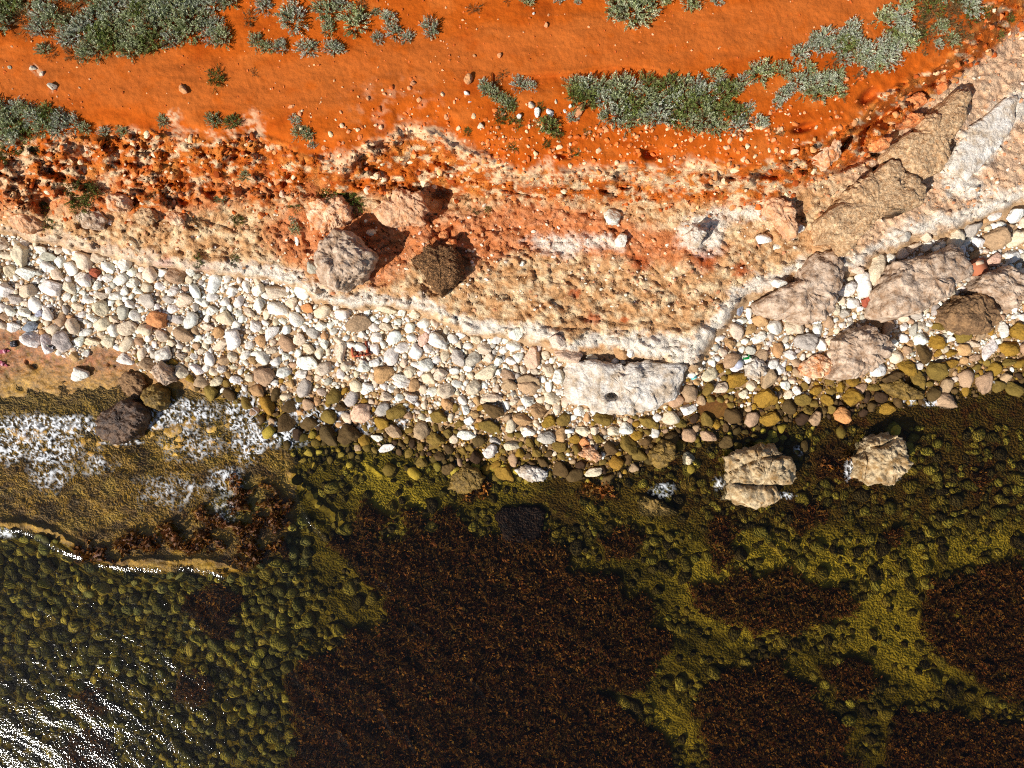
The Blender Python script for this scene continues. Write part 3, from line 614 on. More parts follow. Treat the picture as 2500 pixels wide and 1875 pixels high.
B('boulder', 'square pebbly dark brown boulder with a pale lower left edge', 'boulder', 'S', [(1160, 640), (1290, 500), (1400, 470), (1600, 490), (1700, 620), (1740, 720), (1640, 880), (1500, 1000), (1465, 1035), (1380, 930), (1270, 790)], .62, 'pebbly_rock', e=.38, bump=.7)
B('rock_slab', 'pinkish flat slab against the cliff foot above the two shaded boulders', 'rock', 'E', [(235, 150), (330, 80), (350, 30), (500, 30), (565, 130), (540, 230), (450, 225), (320, 240), (260, 210)], .42, 'pink_rock', e=.45)
B('rock', 'cream and brown rock beside the dark green grass below the cliff', 'rock', 'D', [(1985, 170), (2010, 90), (2080, 60), (2200, 60), (2270, 120), (2250, 200), (2180, 240), (2090, 270), (2000, 240)], .4, 'pale_orange_rock', e=.6)
B('rock', 'small orange lump leaning on the back of the square pebbly boulder', 'rock', 'S', [(1440, 340), (1490, 290), (1540, 310), (1550, 370), (1500, 410), (1450, 390)], .25, 'orange_rock')
B('rock', 'small orange lump on the top corner of the square pebbly boulder', 'rock', 'S', [(1520, 440), (1560, 395), (1630, 400), (1640, 460), (1580, 495), (1530, 480)], .4, 'orange_rock')
B('rock_slab', 'pink slab with a violet tinge lying at the right end of the bench', 'rock', 'F', [(535, 80), (580, 50), (700, 100), (725, 200), (735, 330), (700, 330), (610, 220), (540, 160)], 0.4, 'pink_rock', e=.4)
B('rock_slab', 'large brown-grey weathered slab tilted below the right cliff', 'rock', 'X', [(920, 388), (935, 362), (985, 335), (1008, 300), (1060, 265), (1085, 232), (1120, 222), (1112, 290), (1085, 340), (1062, 395), (1045, 428), (1015, 445), (985, 452), (955, 422)], 0.6, 'tan_rock', e=.22)
B('rock_slab', 'large tan grained slab with a pale corner above the shaded stones', 'rock', 'X', [(757, 548), (800, 505), (860, 455), (908, 415), (950, 432), (990, 456), (1012, 492), (990, 520), (955, 535), (925, 525), (880, 560), (845, 600), (818, 635), (790, 602), (758, 604)], 0.7, 'tan_rock', e=.22)
B('rock_slab', 'long flat white limestone slab at the right edge of the bench', 'rock', 'C', [(1715, 1090), (1760, 960), (1850, 820), (1960, 750), (2060, 650), (2150, 620), (2140, 800), (2060, 930), (1960, 1050), (1850, 1150)], .2, 'white_rock', e=.25)
B('boulder', 'broad flat grey-brown boulder among the stones on the right beach', 'boulder', 'F', [(1320, 490), (1480, 465), (1600, 425), (1700, 390), (1790, 420), (1830, 500), (1810, 570), (1700, 640), (1600, 760), (1450, 810), (1340, 860), (1250, 800), (1245, 680), (1300, 560)], 1.0, 'grey_rock', e=.4, dark=1)
B('boulder', 'two-toned boulder, brown on top and pale grey below, right of the bench', 'boulder', 'F', [(460, 760), (500, 720), (600, 660), (740, 600), (730, 540), (880, 410), (960, 430), (1030, 560), (1000, 680), (960, 770), (900, 850), (760, 850), (600, 830), (500, 800)], 0.75, 'grey_rock', e=.55)
B('boulder', 'grey boulder with a white stone resting on it near the right edge', 'boulder', 'F', [(1840, 660), (1900, 570), (2060, 510), (2150, 560), (2200, 660), (2150, 750), (2060, 770), (1990, 720)], 0.8, 'grey_rock', e=.5, dark=1)
B('boulder', 'brown rounded boulder below the grey one near the right edge', 'boulder', 'F', [(1660, 840), (1760, 690), (1900, 680), (1960, 730), (2030, 840), (1960, 930), (1850, 930), (1740, 900)], 0.75, 'brown_rock', e=.55)
B('boulder', 'dark grey boulder with a white diagonal streak on the right beach', 'boulder', 'F', [(985, 990), (1080, 930), (1200, 890), (1280, 930), (1340, 1030), (1250, 1130), (1130, 1200), (1040, 1230), (960, 1210), (990, 1100)], 0.8, 'grey_rock', e=.5, dark=1)
B('rock', 'white and orange rock touching the dark grey streaked boulder', 'rock', 'F', [(770, 1130), (890, 1060), (975, 1120), (970, 1190), (880, 1215), (770, 1200)], .35, 'pale_orange_rock', e=.5)
B('rock', 'pale rounded rock beside the green bottle glass', 'rock', 'F', [(415, 1140), (480, 1085), (545, 1130), (545, 1190), (480, 1230), (420, 1200)], .35, 'white_rock', e=.6)
B('boulder', 'great white limestone boulder with a dark hole at the foot of the bench', 'boulder', 'W', [(220, 700), (250, 540), (340, 430), (470, 430), (650, 440), (860, 480), (1040, 440), (1330, 450), (1790, 490), (1740, 670), (1640, 850), (1500, 980), (1400, 1060), (1200, 1110), (950, 1090), (620, 1070), (480, 1020), (330, 980), (250, 870)], .62, 'white_rock', e=.45,
  hole=P1('W', 830, 880) + (15,))
B('boulder', 'pale cracked boulder standing in the sea with a foamy foot', 'boulder', 'I', [(300, 500), (370, 455), (490, 430), (600, 445), (690, 480), (715, 560), (700, 650), (610, 680), (620, 760), (540, 785), (400, 780), (310, 740), (300, 640)], .95, 'split_rock', e=.5, cracks=[P('I', (300, 655), (430, 672), (560, 680), (640, 672)), P('I', (330, 590), (520, 500), (690, 480))], bump=1.0)
B('boulder', 'tall golden boulder in the sea, farther right of the two sea boulders', 'boulder', 'I', [(1130, 500), (1180, 410), (1250, 350), (1340, 340), (1400, 400), (1420, 500), (1380, 600), (1300, 645), (1200, 655), (1130, 620)], 1.05, 'split_rock', e=.6, cracks=[P('I', (1240, 430), (1310, 420), (1400, 370)), P('I', (1190, 420), (1220, 520), (1200, 640))], bump=1.0)
B('rock', 'half submerged cream rock with red weed at its right foot', 'rock', 'H', [(700, 690), (740, 600), (810, 530), (870, 560), (930, 620), (900, 680), (800, 720)], .4, 'olive_rock', pale=1)
B('rock', 'white speckled flat rock awash at the middle of the waterline', 'rock', 'H', [(1115, 570), (1200, 540), (1290, 560), (1335, 590), (1310, 640), (1200, 640)], .25, 'white_rock')
B('boulder', 'rounded olive boulder left of a deep black shadow at the waterline', 'boulder', 'H', [(1985, 470), (2060, 380), (2140, 400), (2160, 480), (2070, 560), (2000, 530)], .5, 'olive_rock', e=.6)
B('rock', 'wedge-shaped yellow rock in the water with weed along its lower side', 'rock', 'H', [(1910, 770), (1950, 730), (2060, 770), (2180, 840), (2110, 870), (1930, 860)], .35, 'olive_rock', pale=1)
B('rock', 'salmon-pink rock at the waterline right of the middle', 'rock', 'H', [(1520, 470), (1610, 410), (1690, 490), (1640, 520)], .25, 'pink_rock')
B('boulder', 'square weed-covered dark boulder just under the water', 'boulder', 'H', [(1000, 870), (1040, 810), (1280, 800), (1320, 850), (1300, 970), (1230, 1040), (1060, 1030)], .2, 'weed_rock', e=.4)
B('boulder', 'dark wet brown boulder in the foam at the left', 'boulder', 'G', [(640, 260), (700, 190), (830, 120), (940, 150), (960, 230), (930, 300), (870, 370), (760, 390), (680, 370)], .55, 'dark_rock', e=.55, bump=.8)
B('boulder', 'pale rounded boulder touching the dark wet one at the left waterline', 'boulder', 'G', [(920, 100), (960, 40), (1020, 25), (1080, 70), (1085, 150), (1050, 190), (960, 150)], .5, 'olive_rock', pale=1, e=.7)
B('boulder', 'smooth grey-cream boulder above the pale rounded one on the left shelf', 'boulder', 'D', [(1000, 1150), (1050, 1110), (1120, 1180), (1120, 1240), (1060, 1260), (1010, 1220)], .4, 'grey_rock', e=.7)
B('boulder', 'low brown pitted rock hump on the shelf left of the rounded boulders', 'boulder', 'G', [(760, 0), (830, -60), (910, -40), (945, 20), (920, 100), (850, 100), (790, 50)], .28, 'brown_rock', e=.6)
B('rock', 'big ochre rock with foam at its lower right on the right shore', 'rock', 'I', [(1275, 20), (1400, -10), (1530, 70), (1540, 120), (1440, 120), (1330, 80)], .35, 'olive_rock', pale=1)
B('rock', 'orange block lodged in the right cliff, below the shrubs', 'rock', 'C', [(1390, 820), (1450, 740), (1530, 750), (1545, 800), (1470, 815)], .4, 'orange_rock')
B('rock', 'flat orange block low in the right cliff, beside the brown-grey slab', 'rock', 'C', [(1215, 930), (1260, 890), (1345, 900), (1330, 955), (1260, 970)], .35, 'orange_rock')
B('rock', 'orange block in the dark gap of the right cliff', 'rock', 'C', [(1430, 650), (1530, 600), (1560, 680), (1480, 720)], .4, 'orange_rock')
B('rock', 'pale-topped orange wedge jutting from the cliff beside a long dark slit', 'rock', 'C', [(790, 985), (900, 915), (1010, 900), (1020, 1000), (940, 1085), (860, 1030)], .4, 'pale_orange_rock', e=.4)
B('rock', 'topmost orange block in the right cliff gap', 'rock', 'C', [(1640, 560), (1690, 520), (1715, 570), (1680, 600)], .3, 'orange_rock')
B('rock', 'upright white block on the bench casting a long shadow to its upper right', 'rock', 'F', [(45, 295), (80, 262), (152, 298), (135, 340), (108, 388), (72, 372)], .55, 'white_rock', e=.3)
B('rock', 'reddish rock with a violet stain in shadow at the left edge', 'rock', 'D', [(70, 210), (110, 120), (190, 120), (270, 180), (270, 250), (180, 290), (100, 250)], .35, 'pink_rock', e=.7)
B('rock', 'cream rock at the left cliff foot, right of the grass patch', 'rock', 'D', [(690, 90), (740, 40), (830, 50), (845, 110), (780, 150), (710, 140)], .35, 'pale_orange_rock', e=.7)
B('rock', 'grey-brown rock with a dark hollow at its right, left cliff foot', 'rock', 'D', [(500, 180), (560, 130), (660, 150), (690, 210), (640, 260), (540, 250)], .3, 'grey_rock', e=.7, dark=1)
B('rock', 'tan rounded lump on the bench left of centre', 'rock', 'D', [(870, 170), (930, 110), (1000, 140), (1010, 200), (940, 240), (880, 220)], .22, 'tan_rock', e=.7)
B('rock', 'pale lump under the cliff just right of the tan lump', 'rock', 'D', [(1070, 190), (1120, 140), (1190, 170), (1180, 230), (1110, 240)], .2, 'pale_orange_rock', e=.7)

for d in BIG:
    a = np.array(d['pts']); d['c'] = a.mean(0); d['r'] = np.sqrt(np.abs(np.sum(a[:, 0] * np.roll(a[:, 1], -1) - a[:, 1] * np.roll(a[:, 0], -1))) / 2 / math.pi)
big_polys = [d['pts'] for d in BIG]

# dart throwing for the rest of the stony beach
cells = {}
def put(u, v, r):
    cells.setdefault((int(u // 50), int(v // 50)), []).append((u, v, r))
def free(u, v, r, k=.86):
    cu, cv = int(u // 50), int(v // 50)
    for a in (-1, 0, 1):
        for b in (-1, 0, 1):
            for (x, y, q) in cells.get((cu + a, cv + b), ()):
                if (x - u) ** 2 + (y - v) ** 2 < (k * (r + q)) ** 2: return False
    return True
for s in ST:
    # long stones block as two discs
    w_, h_ = max(s[2], s[3]), min(s[2], s[3])
    put(s[0], s[1], h_ / 2 + .25 * (w_ - h_))
# candidate field
def field(n, lo_u, hi_u, lo_v, hi_v):
    return rng.uniform(lo_u, hi_u, n), rng.uniform(lo_v, hi_v, n)
def allowed(u, v, r):
    l1, l2, l3, l4 = regions(u, v)
    ok = (v > l4 - 3 + .3 * r) & (v < L5(u) + 25)
    ok &= (sd_poly(u, v, SHELF) > r * .5)
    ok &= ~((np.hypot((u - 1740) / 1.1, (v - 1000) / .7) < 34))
    for p_ in big_polys:
        a = np.array(p_); bx = (u > a[:, 0].min() - r) & (u < a[:, 0].max() + r) & (v > a[:, 1].min() - r) & (v < a[:, 1].max() + r) & ok
        if bx.any():
            ok[bx] &= sd_poly(u[bx], v[bx], p_) > r * .35
    return ok
def tone_for(u, v):
    t = v - L5(np.array([u]))[0]
    wl = random.random()
    if t < -210: t_ = 'wwwwwwwwwwwcccccgtb'
    elif t < -130: t_ = 'wwwwwwccccctbg' if u < 1700 else 'wwwwccggbt'
    elif t < -70: t_ = 'wwccctgvyb'
    elif t < -20: t_ = 'wctyyvvvddb'
    else: t_ = 'vvyddddbk'
    return random.choice(t_)
extra = []
for r, n in ((23, 500), (19, 1000), (16, 1600), (13, 2800), (10.5, 4500), (8.5, 6500), (6.8, 9000), (5.4, 12000), (4.4, 12000)):
    u, v = field(n, -120, 2620, 540, 1180)
    ok = allowed(u, v, r)
    big_u = 1.0 if r < 14 else .5
    for a, b in zip(u[ok], v[ok]):
        rr = r * random.uniform(.85, 1.12)
        if r > 12 and b > 760 and 500 < a < 1700 and random.random() < .35: continue
        if free(a, b, rr):
            put(a, b, rr); asp = random.uniform(1, 1.55)
            extra.append([a, b, 2 * rr * asp ** .5, 2 * rr / asp ** .5, random.uniform(-90, 90), tone_for(a, b)])
extra.sort(key=lambda s: -s[2] * s[3] * (1 if (0 < s[0] < 2500) else .0))
NIND = max(0, 300 - len(ST))
IND = ST + extra[:NIND]
REST = extra[NIND:]
print('stones', len(ST), len(extra))

IND_Z = height(np.array([q[0] for q in IND]), np.array([q[1] for q in IND])); IND_W = world(np.array([q[0] for q in IND]), np.array([q[1] for q in IND]), IND_Z)
def place(s, rand, i):
    """base position, half sizes in metres and rotation of one stone"""
    p = IND_W[i]
    k = (CAM_H - p[2]) / FPX
    a, b = s[2] * k / 2, s[3] * k / 2
    hz = min(a, b) * rand.uniform(.75, 1.0)
    return p, a, b, hz
def jitter(c, amt=.10):
    f = 1 + random.uniform(-amt, amt)
    return np.clip(lin(c) * f * (1 + np.array([random.uniform(-.04, .04) for _ in range(3)])), 0, .86)
LAND = [(P1('W', 1000, 760), 'the great white boulder'), ((860, 630), 'the big rounded shaded boulder'), ((1075, 660), 'the square pebbly boulder'), ((1855, 1165), 'the cracked sea boulder'), ((2145, 1120), 'the tall sea boulder'),
        ((305, 1030), 'the dark wet boulder'), ((380, 965), 'the pale rounded boulder'), (P1('F', 1530, 640), 'the broad grey-brown boulder'), (P1('F', 2040, 640), 'the grey boulder at right'), (P1('F', 1850, 820), 'the brown right-hand boulder'),
        (P1('F', 1150, 1070), 'the streaked grey boulder'), (P1('F', 760, 740), 'the two-toned boulder'), ((870, 850), 'the broken red brick'), (P1('F', 1150, 130), 'the tan grained slab'), ((140, 825), 'the little dark bottle'),
        ((388, 780), 'the big orange beach stone'), ((752, 885), 'the large bright white oval'), ((430, 672), 'the round brown stone'), ((45, 710), 'the big white stone at far left'), ((1120, 1160), 'the half submerged cream rock'), ((1300, 1155), 'the speckled awash rock'),
        ((1500, 1120), 'the salmon-pink rock'), ((1650, 1110), 'the olive waterline boulder'), ((1000, 800), 'the middle white bench edge'), ((1230, 900), 'the tall pinkish stone'), ((620, 710), 'the pebble field middle'), ((1370, 260), 'the long green hedge'), ((130, 190), 'the top-left thicket'), ((1000, 230), 'the pale patch of path'), ((1340, 70), 'the dark green bush at top'),
        ((240, 640), 'the left bench edge'), ((1030, 960), 'the middle pebbles')]
cls = {}
stone_meshes = []
for i in range(NB):
    v, f = BASE3[i]; stone_meshes.append(mesh_np('stone', v, f)); stone_meshes[-1].materials.append(M['stone'])
ind_objs = []
for i, s in enumerate(IND):
    p, a, b, hz = place(s, random, i)
    o = bpy.data.objects.new('stone', stone_meshes[i * 7 % NB]); col.objects.link(o)
    o.location = (p[0], p[1], p[2] + hz * .45)
    o.rotation_euler = (random.uniform(-.12, .12), random.uniform(-.12, .12), math.radians(s[4]))
    o.scale = (a * 1.04, b * 1.04, hz)
    o.color = (*jitter(TONES[s[5]]), 1)
    d = [math.hypot(s[0] - q[0][0], s[1] - q[0][1]) for q in LAND]; j = int(np.argmin(d)); q = LAND[j]
    dx, dy = s[0] - q[0][0], s[1] - q[0][1]
    where = ('right of' if dx > 0 else 'left of') if abs(dx) > abs(dy) else ('below' if dy > 0 else 'above')
    shape = 'long' if max(s[2], s[3]) > 1.5 * min(s[2], s[3]) else 'rounded'
    if d[j] < 14: where = 'at'
    area = s[2] * s[3]
    size = 'large' if area > 1500 else ('small' if area < 550 else 'mid-sized')
    key = f"{size} {WORDS[s[5]]} {shape} stone {where} {q[1]}"
    cls.setdefault(key, []).append((s[0], o))
ORD = ['leftmost', 'second from left', 'third from left', 'fourth from left', 'fifth from left', 'sixth from left', 'seventh from left', 'eighth from left', 'ninth from left', 'tenth from left', 'eleventh from left', 'twelfth from left', '13th from left', '14th from left', '15th from left', '16th from left', '17th from left', '18th from left', '19th from left'] + [f'{q}th from left' for q in (20,)] + ['21st from left', '22nd from left', '23rd from left'] + [f'{q}th from left' for q in range(24, 31)]
for key, L in cls.items():
    L.sort(key=lambda t: t[0])
    for n_, (x_, o) in enumerate(L):
        tag(o, key if len(L) == 1 else f"{key}, {ORD[min(n_, 29)]}", 'stone', 'loose stones')

def merge(shapes, name, mat, label, cat, smooth=True):
    """shapes: list of (verts, faces, colour)"""
    vs_, fs_, cs_ = [], [], []; off = 0
    for v, f, c in shapes:
        vs_.append(v); fs_.append(f + off); cs_.append(np.repeat(np.asarray(c)[None], len(v), 0)); off += len(v)
    o = link(name, mesh_np(name, np.concatenate(vs_), np.concatenate(fs_), np.concatenate(cs_), smooth), mat)
    return tag(o, label, cat, kind='stuff')
def rotz(a): c, s = math.cos(a), math.sin(a); return np.array([[c, -s, 0], [s, c, 0], [0, 0, 1]])
def rot_any():
    return np.array(Euler((random.uniform(-.35, .35), random.uniform(-.35, .35), random.uniform(0, 6.28))).to_matrix())
def scatter(rows, base, embed=.3):
    """rows of u, v, w, h, turn, colour -> shapes lying on the ground"""
    if not rows: return []
    ua = np.array([r[0] for r in rows]); va = np.array([r[1] for r in rows])
    za = height(ua, va); wp = world(ua, va, za)
    out = []
    for i, r in enumerate(rows):
        k = (CAM_H - za[i]) / FPX
        a, b = r[2] * k / 2, r[3] * k / 2; hz = min(a, b) * random.uniform(.65, .95)
        v, f = base[random.randrange(len(base))]
        v = (v * (a, b, hz)) @ rotz(math.radians(r[4])).T
        t = random.uniform(-.2, .2); v = v + np.stack([v[:, 2] * t, v[:, 2] * -t * .5, v[:, 0] * t * .6], -1)
        out.append((v + wp[i] + (0, 0, hz * embed), f, r[5]))
    return out
rest = []
for s in REST: rest.append(s[:5] + [jitter(TONES[s[5]], .14)])
sh = scatter([r for r in rest if r[2] * r[3] > 330], BASE2, .45) + scatter([r for r in rest if r[2] * r[3] <= 330], BASE1, .45)
merge(sh, 'smaller_beach_stones', M['stones'], 'countless smaller pale and olive stones filling the beach', 'stones')
# grit between the stones
u, v = field(26000, -100, 2600, 560, 1150); ok = allowed(u, v, 2.0)
grit = [[a, b, random.uniform(4, 9), random.uniform(4, 8), random.uniform(0, 180), jitter(TONES[tone_for(a, b)], .2)] for a, b in zip(u[ok], v[ok])]
merge(scatter(grit[:14000], BASE0, .4), 'beach_gravel', M['stones'], 'fine pale gravel in the gaps between beach stones', 'gravel')

# rubble: crumbs of the cliff and pale bits on the soil and the bench
u, v = field(30000, -60, 2600, -40, 760); l1_, l2_, l3_, l4_ = regions(u, v)
rub = []
fb = fbm(u / 60, v / 40, 3, 61); fw = np.interp(u, [0, 350, 800, 1150, 1900, 2000, 2500], [.55, .3, .15, .35, .4, .1, .1])
for a, b, q1, q2, q3, n_, w_ in zip(u, v, l1_, l2_, l3_, fb, fw):
    if q1 - 10 < b < q2 + 20:
        dens = .24
        tn = random.choice([(190, 98, 44), (204, 126, 70), (172, 82, 34), (212, 146, 92)]) if n_ + random.uniform(-.3, .3) > w_ - .35 else random.choice([(238, 208, 170), (228, 184, 136), (214, 150, 96)])
        sz = random.choice([3, 3, 4, 4, 5, 5, 6, 7, 8, 10, 14])
    elif q1 - 130 < b <= q1 - 10 and 720 < a < 2150:
        dens = .16 + (.3 if (1180 < a < 1950 and b > 260) else 0); tn = random.choice([(226, 150, 100), (236, 196, 152), (216, 120, 60), (206, 104, 44)]); sz = random.choice([3, 4, 4, 5, 6, 8, 11])
    elif q2 + 20 <= b < q3 - 10:
        dens = .16; tn = random.choice([(222, 186, 148), (206, 156, 116), (232, 216, 194), (196, 136, 96)]); sz = random.choice([3, 4, 5, 6, 8])
    elif b < q1 - 60:
        dens = .05; tn = random.choice([(232, 170, 120), (214, 116, 58), (196, 96, 40)]); sz = random.choice([3, 3, 4, 5])
    else: continue
    if random.random() < dens: rub.append([a, b, sz * random.uniform(.9, 1.6), sz, random.uniform(0, 180), jitter(tn, .15)])
print('rubble', len(rub))
merge(scatter([r for r in rub if r[3] >= 10], BASE1, .3) + scatter([r for r in rub if r[3] < 10], BASE0, .3), 'cliff_rubble', M['rubble'], 'crumbly orange and cream rubble strewn over the cliff and soil', 'rubble', smooth=False)

# ------------------------------------------------------------------ boulders, each traced to its own outline
def boulder_mesh(name, d, seed):
    pts = np.array(d['pts']); N, Rr = (150, 60) if d['r'] > 34 else (96, 38)
    c = pts.mean(0)
    zg = height(pts[:, 0], pts[:, 1]); zb = float(np.quantile(zg, .35)); h = d['h']
    wp = world(pts[:, 0], pts[:, 1], np.full(len(pts), zb + .4 * h)); wc = world(np.array([c[0]]), np.array([c[1]]), np.array([zb + .4 * h]))[0]
    # dense outline -> radius by angle
    dens = np.concatenate([wp[i] + (wp[(i + 1) % len(wp)] - wp[i]) * t for i in range(len(wp)) for t in [np.linspace(0, 1, 24, endpoint=False)[:, None]]])
    rel = dens - wc; ang = np.arctan2(rel[:, 1], rel[:, 0]); rad = np.hypot(rel[:, 0], rel[:, 1]); o = np.argsort(ang)
    th = np.linspace(-math.pi, math.pi, N, endpoint=False)
    R = np.interp(th, ang[o], rad[o], period=2 * math.pi)
    R = R * (1 + .05 * perlin2(np.cos(th) * 2.2 + seed, np.sin(th) * 2.2, seed) + .045 * perlin2(np.cos(th) * 6 + seed, np.sin(th) * 6, seed + 1) + .02 * perlin2(np.cos(th) * 14 + seed, np.sin(th) * 14, seed + 2))
    e = d.get('e', .6)
    ph = np.linspace(-.9, math.pi / 2, Rr)
    rho = np.abs(np.cos(ph)) ** e; zet = np.sign(np.sin(ph)) * np.abs(np.sin(ph)) ** max(e, .55)
    ring = np.concatenate([rho[:-1], np.zeros(0)])
    X = np.cos(th)[None] * R[None] * rho[:-1, None]; Y = np.sin(th)[None] * R[None] * rho[:-1, None]
    Zz = np.repeat((.4 * h + zet[:-1] * .6 * h)[:, None], N, 1)
    p = np.stack([X, Y, Zz], -1).reshape(-1, 3)
    p = np.vstack([p, [[0, 0, h]]])
    m = float(R.mean())
    bump = d.get('bump', .85)
    q = p / max(m, .12)
    nrm = p - np.array([0, 0, .35 * h]); nrm /= np.linalg.norm(nrm, axis=1)[:, None] + 1e-6
    rdg = 1 - 2 * np.abs(noise3(q * 1.3 + seed * 3.1, seed))
    dsp = bump * min(m, h * 1.2) * (.10 * noise3(q * 1.6 + seed, seed + 1) + .06 * rdg + .05 * noise3(q * 4 + seed, seed + 2) + .025 * noise3(q * 9 + seed, seed + 4))
    w1, w2, wid = worley2(q[:, 0] * 2.3 + seed + .25 * noise3(q * 3, seed + 7), q[:, 1] * 2.3 + .3 * q[:, 2], seed)
    v1, v2, vid = worley2(q[:, 0] * 5.5 + seed + .25 * noise3(q * 5, seed + 8), q[:, 1] * 5.5 + .5 * q[:, 2], seed + 1)
    mm = min(m, h * 1.2)
    dsp = dsp * 1.25 + bump * mm * (.13 * (wid - .5) * sstep(0, .10, w2 - w1) + .07 * (vid - .5) * sstep(0, .12, v2 - v1) - .05 * sstep(.06, 0, w2 - w1))
    dsp = dsp + .018 * noise3(p * 9 + seed, seed + 9) + .012 * noise3(p * 19 + seed, seed + 10)
    p = p + nrm * dsp[:, None] * (1.0)
    tx, ty = d.get('tilt', (random.uniform(-.12, .12), random.uniform(-.12, .12)))
    p[:, 2] += (p[:, 0] * tx + p[:, 1] * ty) * sstep(.2 * h, .8 * h, p[:, 2])
    wpos = p + np.array([wc[0], wc[1], zb])
    k = FPX / (CAM_H - wpos[:, 2]); pu = 1250 + wpos[:, 0] * k; pv = 937.5 - wpos[:, 1] * k
    if 'hole' in d:
        hx, hy, hr = d['hole']; g = np.exp(-((((pu - hx) / hr) ** 2 + ((pv - hy) / (hr * .6)) ** 2)) ** 2)
        p[:, 2] -= .42 * g * (p[:, 2] > .3 * h)
    for ck in d.get('cracks', ()):
        g = np.exp(-(d_line(pu, pv, ck) / 3.2) ** 2); p[:, 2] -= .14 * g * (p[:, 2] > .35 * h)
    f = []
    i0, j0 = np.meshgrid(np.arange(Rr - 2), np.arange(N), indexing='ij'); a = i0 * N + j0; b_ = i0 * N + (j0 + 1) % N
    quads = np.stack([a, b_, b_ + N, a + N], -1).reshape(-1, 4)
    top = len(p) - 1; last = (Rr - 2) * N
    tri = np.array([[last + j, last + (j + 1) % N, top, top] for j in range(N)])
    tris = np.concatenate([quads[:, [0, 1, 2]], quads[:, [0, 2, 3]], tri[:, :3]])
    return mesh_np(name, p, tris), (wc[0], wc[1], zb)
for i, d in enumerate(BIG):
    me, loc = boulder_mesh(d['name'], d, 50 + i)
    o = link(d['name'], me, M[d['mat']], loc=loc)
    tag(o, d['label'], d['cat'], 'boulders and rocks')
    d['obj'] = o

# ------------------------------------------------------------------ shrubs and tufts
def strip_leaves(root, tip, n, ll, lw, r):
    """n narrow leaves along a stem"""
    V_, F_ = [], []
    ax = tip - root; L_ = np.linalg.norm(ax); ax = ax / L_
    for k in range(n):
        t = r.uniform(.35, 1.0); b = root + ax * L_ * t
        dd = r.normal(size=3); dd -= ax * dd.dot(ax); dd /= np.linalg.norm(dd) + 1e-6
        dirn = ax * r.uniform(.5, 1.1) + dd * r.uniform(.4, .9); dirn /= np.linalg.norm(dirn)
        sd = np.cross(dirn, r.normal(size=3)); sd /= np.linalg.norm(sd) + 1e-6
        l_ = ll * r.uniform(.6, 1.2); w_ = lw * r.uniform(.7, 1.2)
        n0 = len(V_)
        V_ += [b, b + dirn * l_ * .5 + sd * w_, b + dirn * l_, b + dirn * l_ * .5 - sd * w_]; F_.append((n0, n0 + 1, n0 + 2, n0 + 3))
    return V_, F_
def shrub_proto(seed, tones, stems=85, leaves=22, ll=.13, lw=.022, flat=.62, spread=1.0, dead=.1):
    """unit shrub (radius about 1): leaf mesh and stem mesh"""
    r = np.random.default_rng(seed)
    V_, F_, C_ = [], [], []; SV, SF = [], []
    for s in range(stems):
        a = r.uniform(0, 6.283); q = r.uniform(0, 1) ** .5; el = math.acos(min(1, q * .98)); bump = r.uniform(.72, 1.05) * (1 + .22 * math.sin(a * 2 + seed) + .12 * math.sin(a * 5 + seed * 2))
        tip = np.array([math.cos(a) * q * bump * spread, math.sin(a) * q * bump * spread, (.12 + math.sin(el) * flat) * r.uniform(.75, 1.1)])
        root = np.array([tip[0] * .35, tip[1] * .35, 0.0])
        tc = lin(tones[r.integers(len(tones))] if r.random() > dead else (118, 92, 58)) * r.uniform(.7, 1.25)
        lv, lf = strip_leaves(root, tip, leaves, ll, lw, r)
        n0 = len(V_); V_ += lv; F_ += [tuple(x + n0 for x in q_) for q_ in lf]; C_ += [tc * r.uniform(.85, 1.15)] * 0
        for q_ in lf: cc = tc * r.uniform(.8, 1.2); C_ += [cc] * 4
        sd = np.cross(tip - root, (0, 0, 1.0)); sd = sd / (np.linalg.norm(sd) + 1e-6) * .012
        n1 = len(SV); SV += [root - sd, root + sd, tip + sd * .4, tip - sd * .4]; SF.append((n1, n1 + 1, n1 + 2, n1 + 3))
        up = np.array([0, 0, .012]); n1 = len(SV); SV += [root - up, root + up, tip + up * .4, tip - up * .4]; SF.append((n1, n1 + 1, n1 + 2, n1 + 3))
    me = mesh_np('foliage', np.array(V_), np.array(F_), np.array(C_), False); me.materials.append(M['leaf'])
    sm = mesh_np('stems', np.array(SV), np.array(SF), None, False); sm.materials.append(M['twig'])
    return me, sm
M['twig'] = plain('twig', (104, 78, 52), .9, .1)
SILVER = [(182, 188, 158), (196, 200, 174), (160, 170, 132), (206, 208, 190)]
SAGE = [(164, 172, 122), (182, 188, 144), (140, 150, 92), (194, 198, 162)]
GREEN = [(118, 130, 60), (142, 152, 84), (98, 110, 46), (160, 166, 108)]
DARKG = [(84, 98, 38), (104, 112, 46), (68, 80, 30), (126, 122, 62)]
DRY = [(132, 104, 62), (112, 88, 50), (150, 124, 80), (104, 96, 52)]
PROTO = {}
for kname, tones, n, kw in (('silver', SILVER, 3, dict(stems=95, leaves=20)), ('sage', SAGE, 3, dict(stems=95, leaves=20)), ('green', GREEN, 2, dict(stems=100, leaves=20, ll=.16, lw=.018)),
                            ('tuft', DARKG, 2, dict(stems=46, leaves=12, ll=.24, lw=.022, flat=.4)), ('dry', DRY, 2, dict(stems=36, leaves=9, ll=.22, lw=.018, flat=.35, dead=.4))):
    PROTO[kname] = [shrub_proto(500 + hash(kname) % 1 + len(PROTO) * 10 + j, tones, **kw) for j in range(n)]
SH = []     # u, v, r(px), kind, label-base
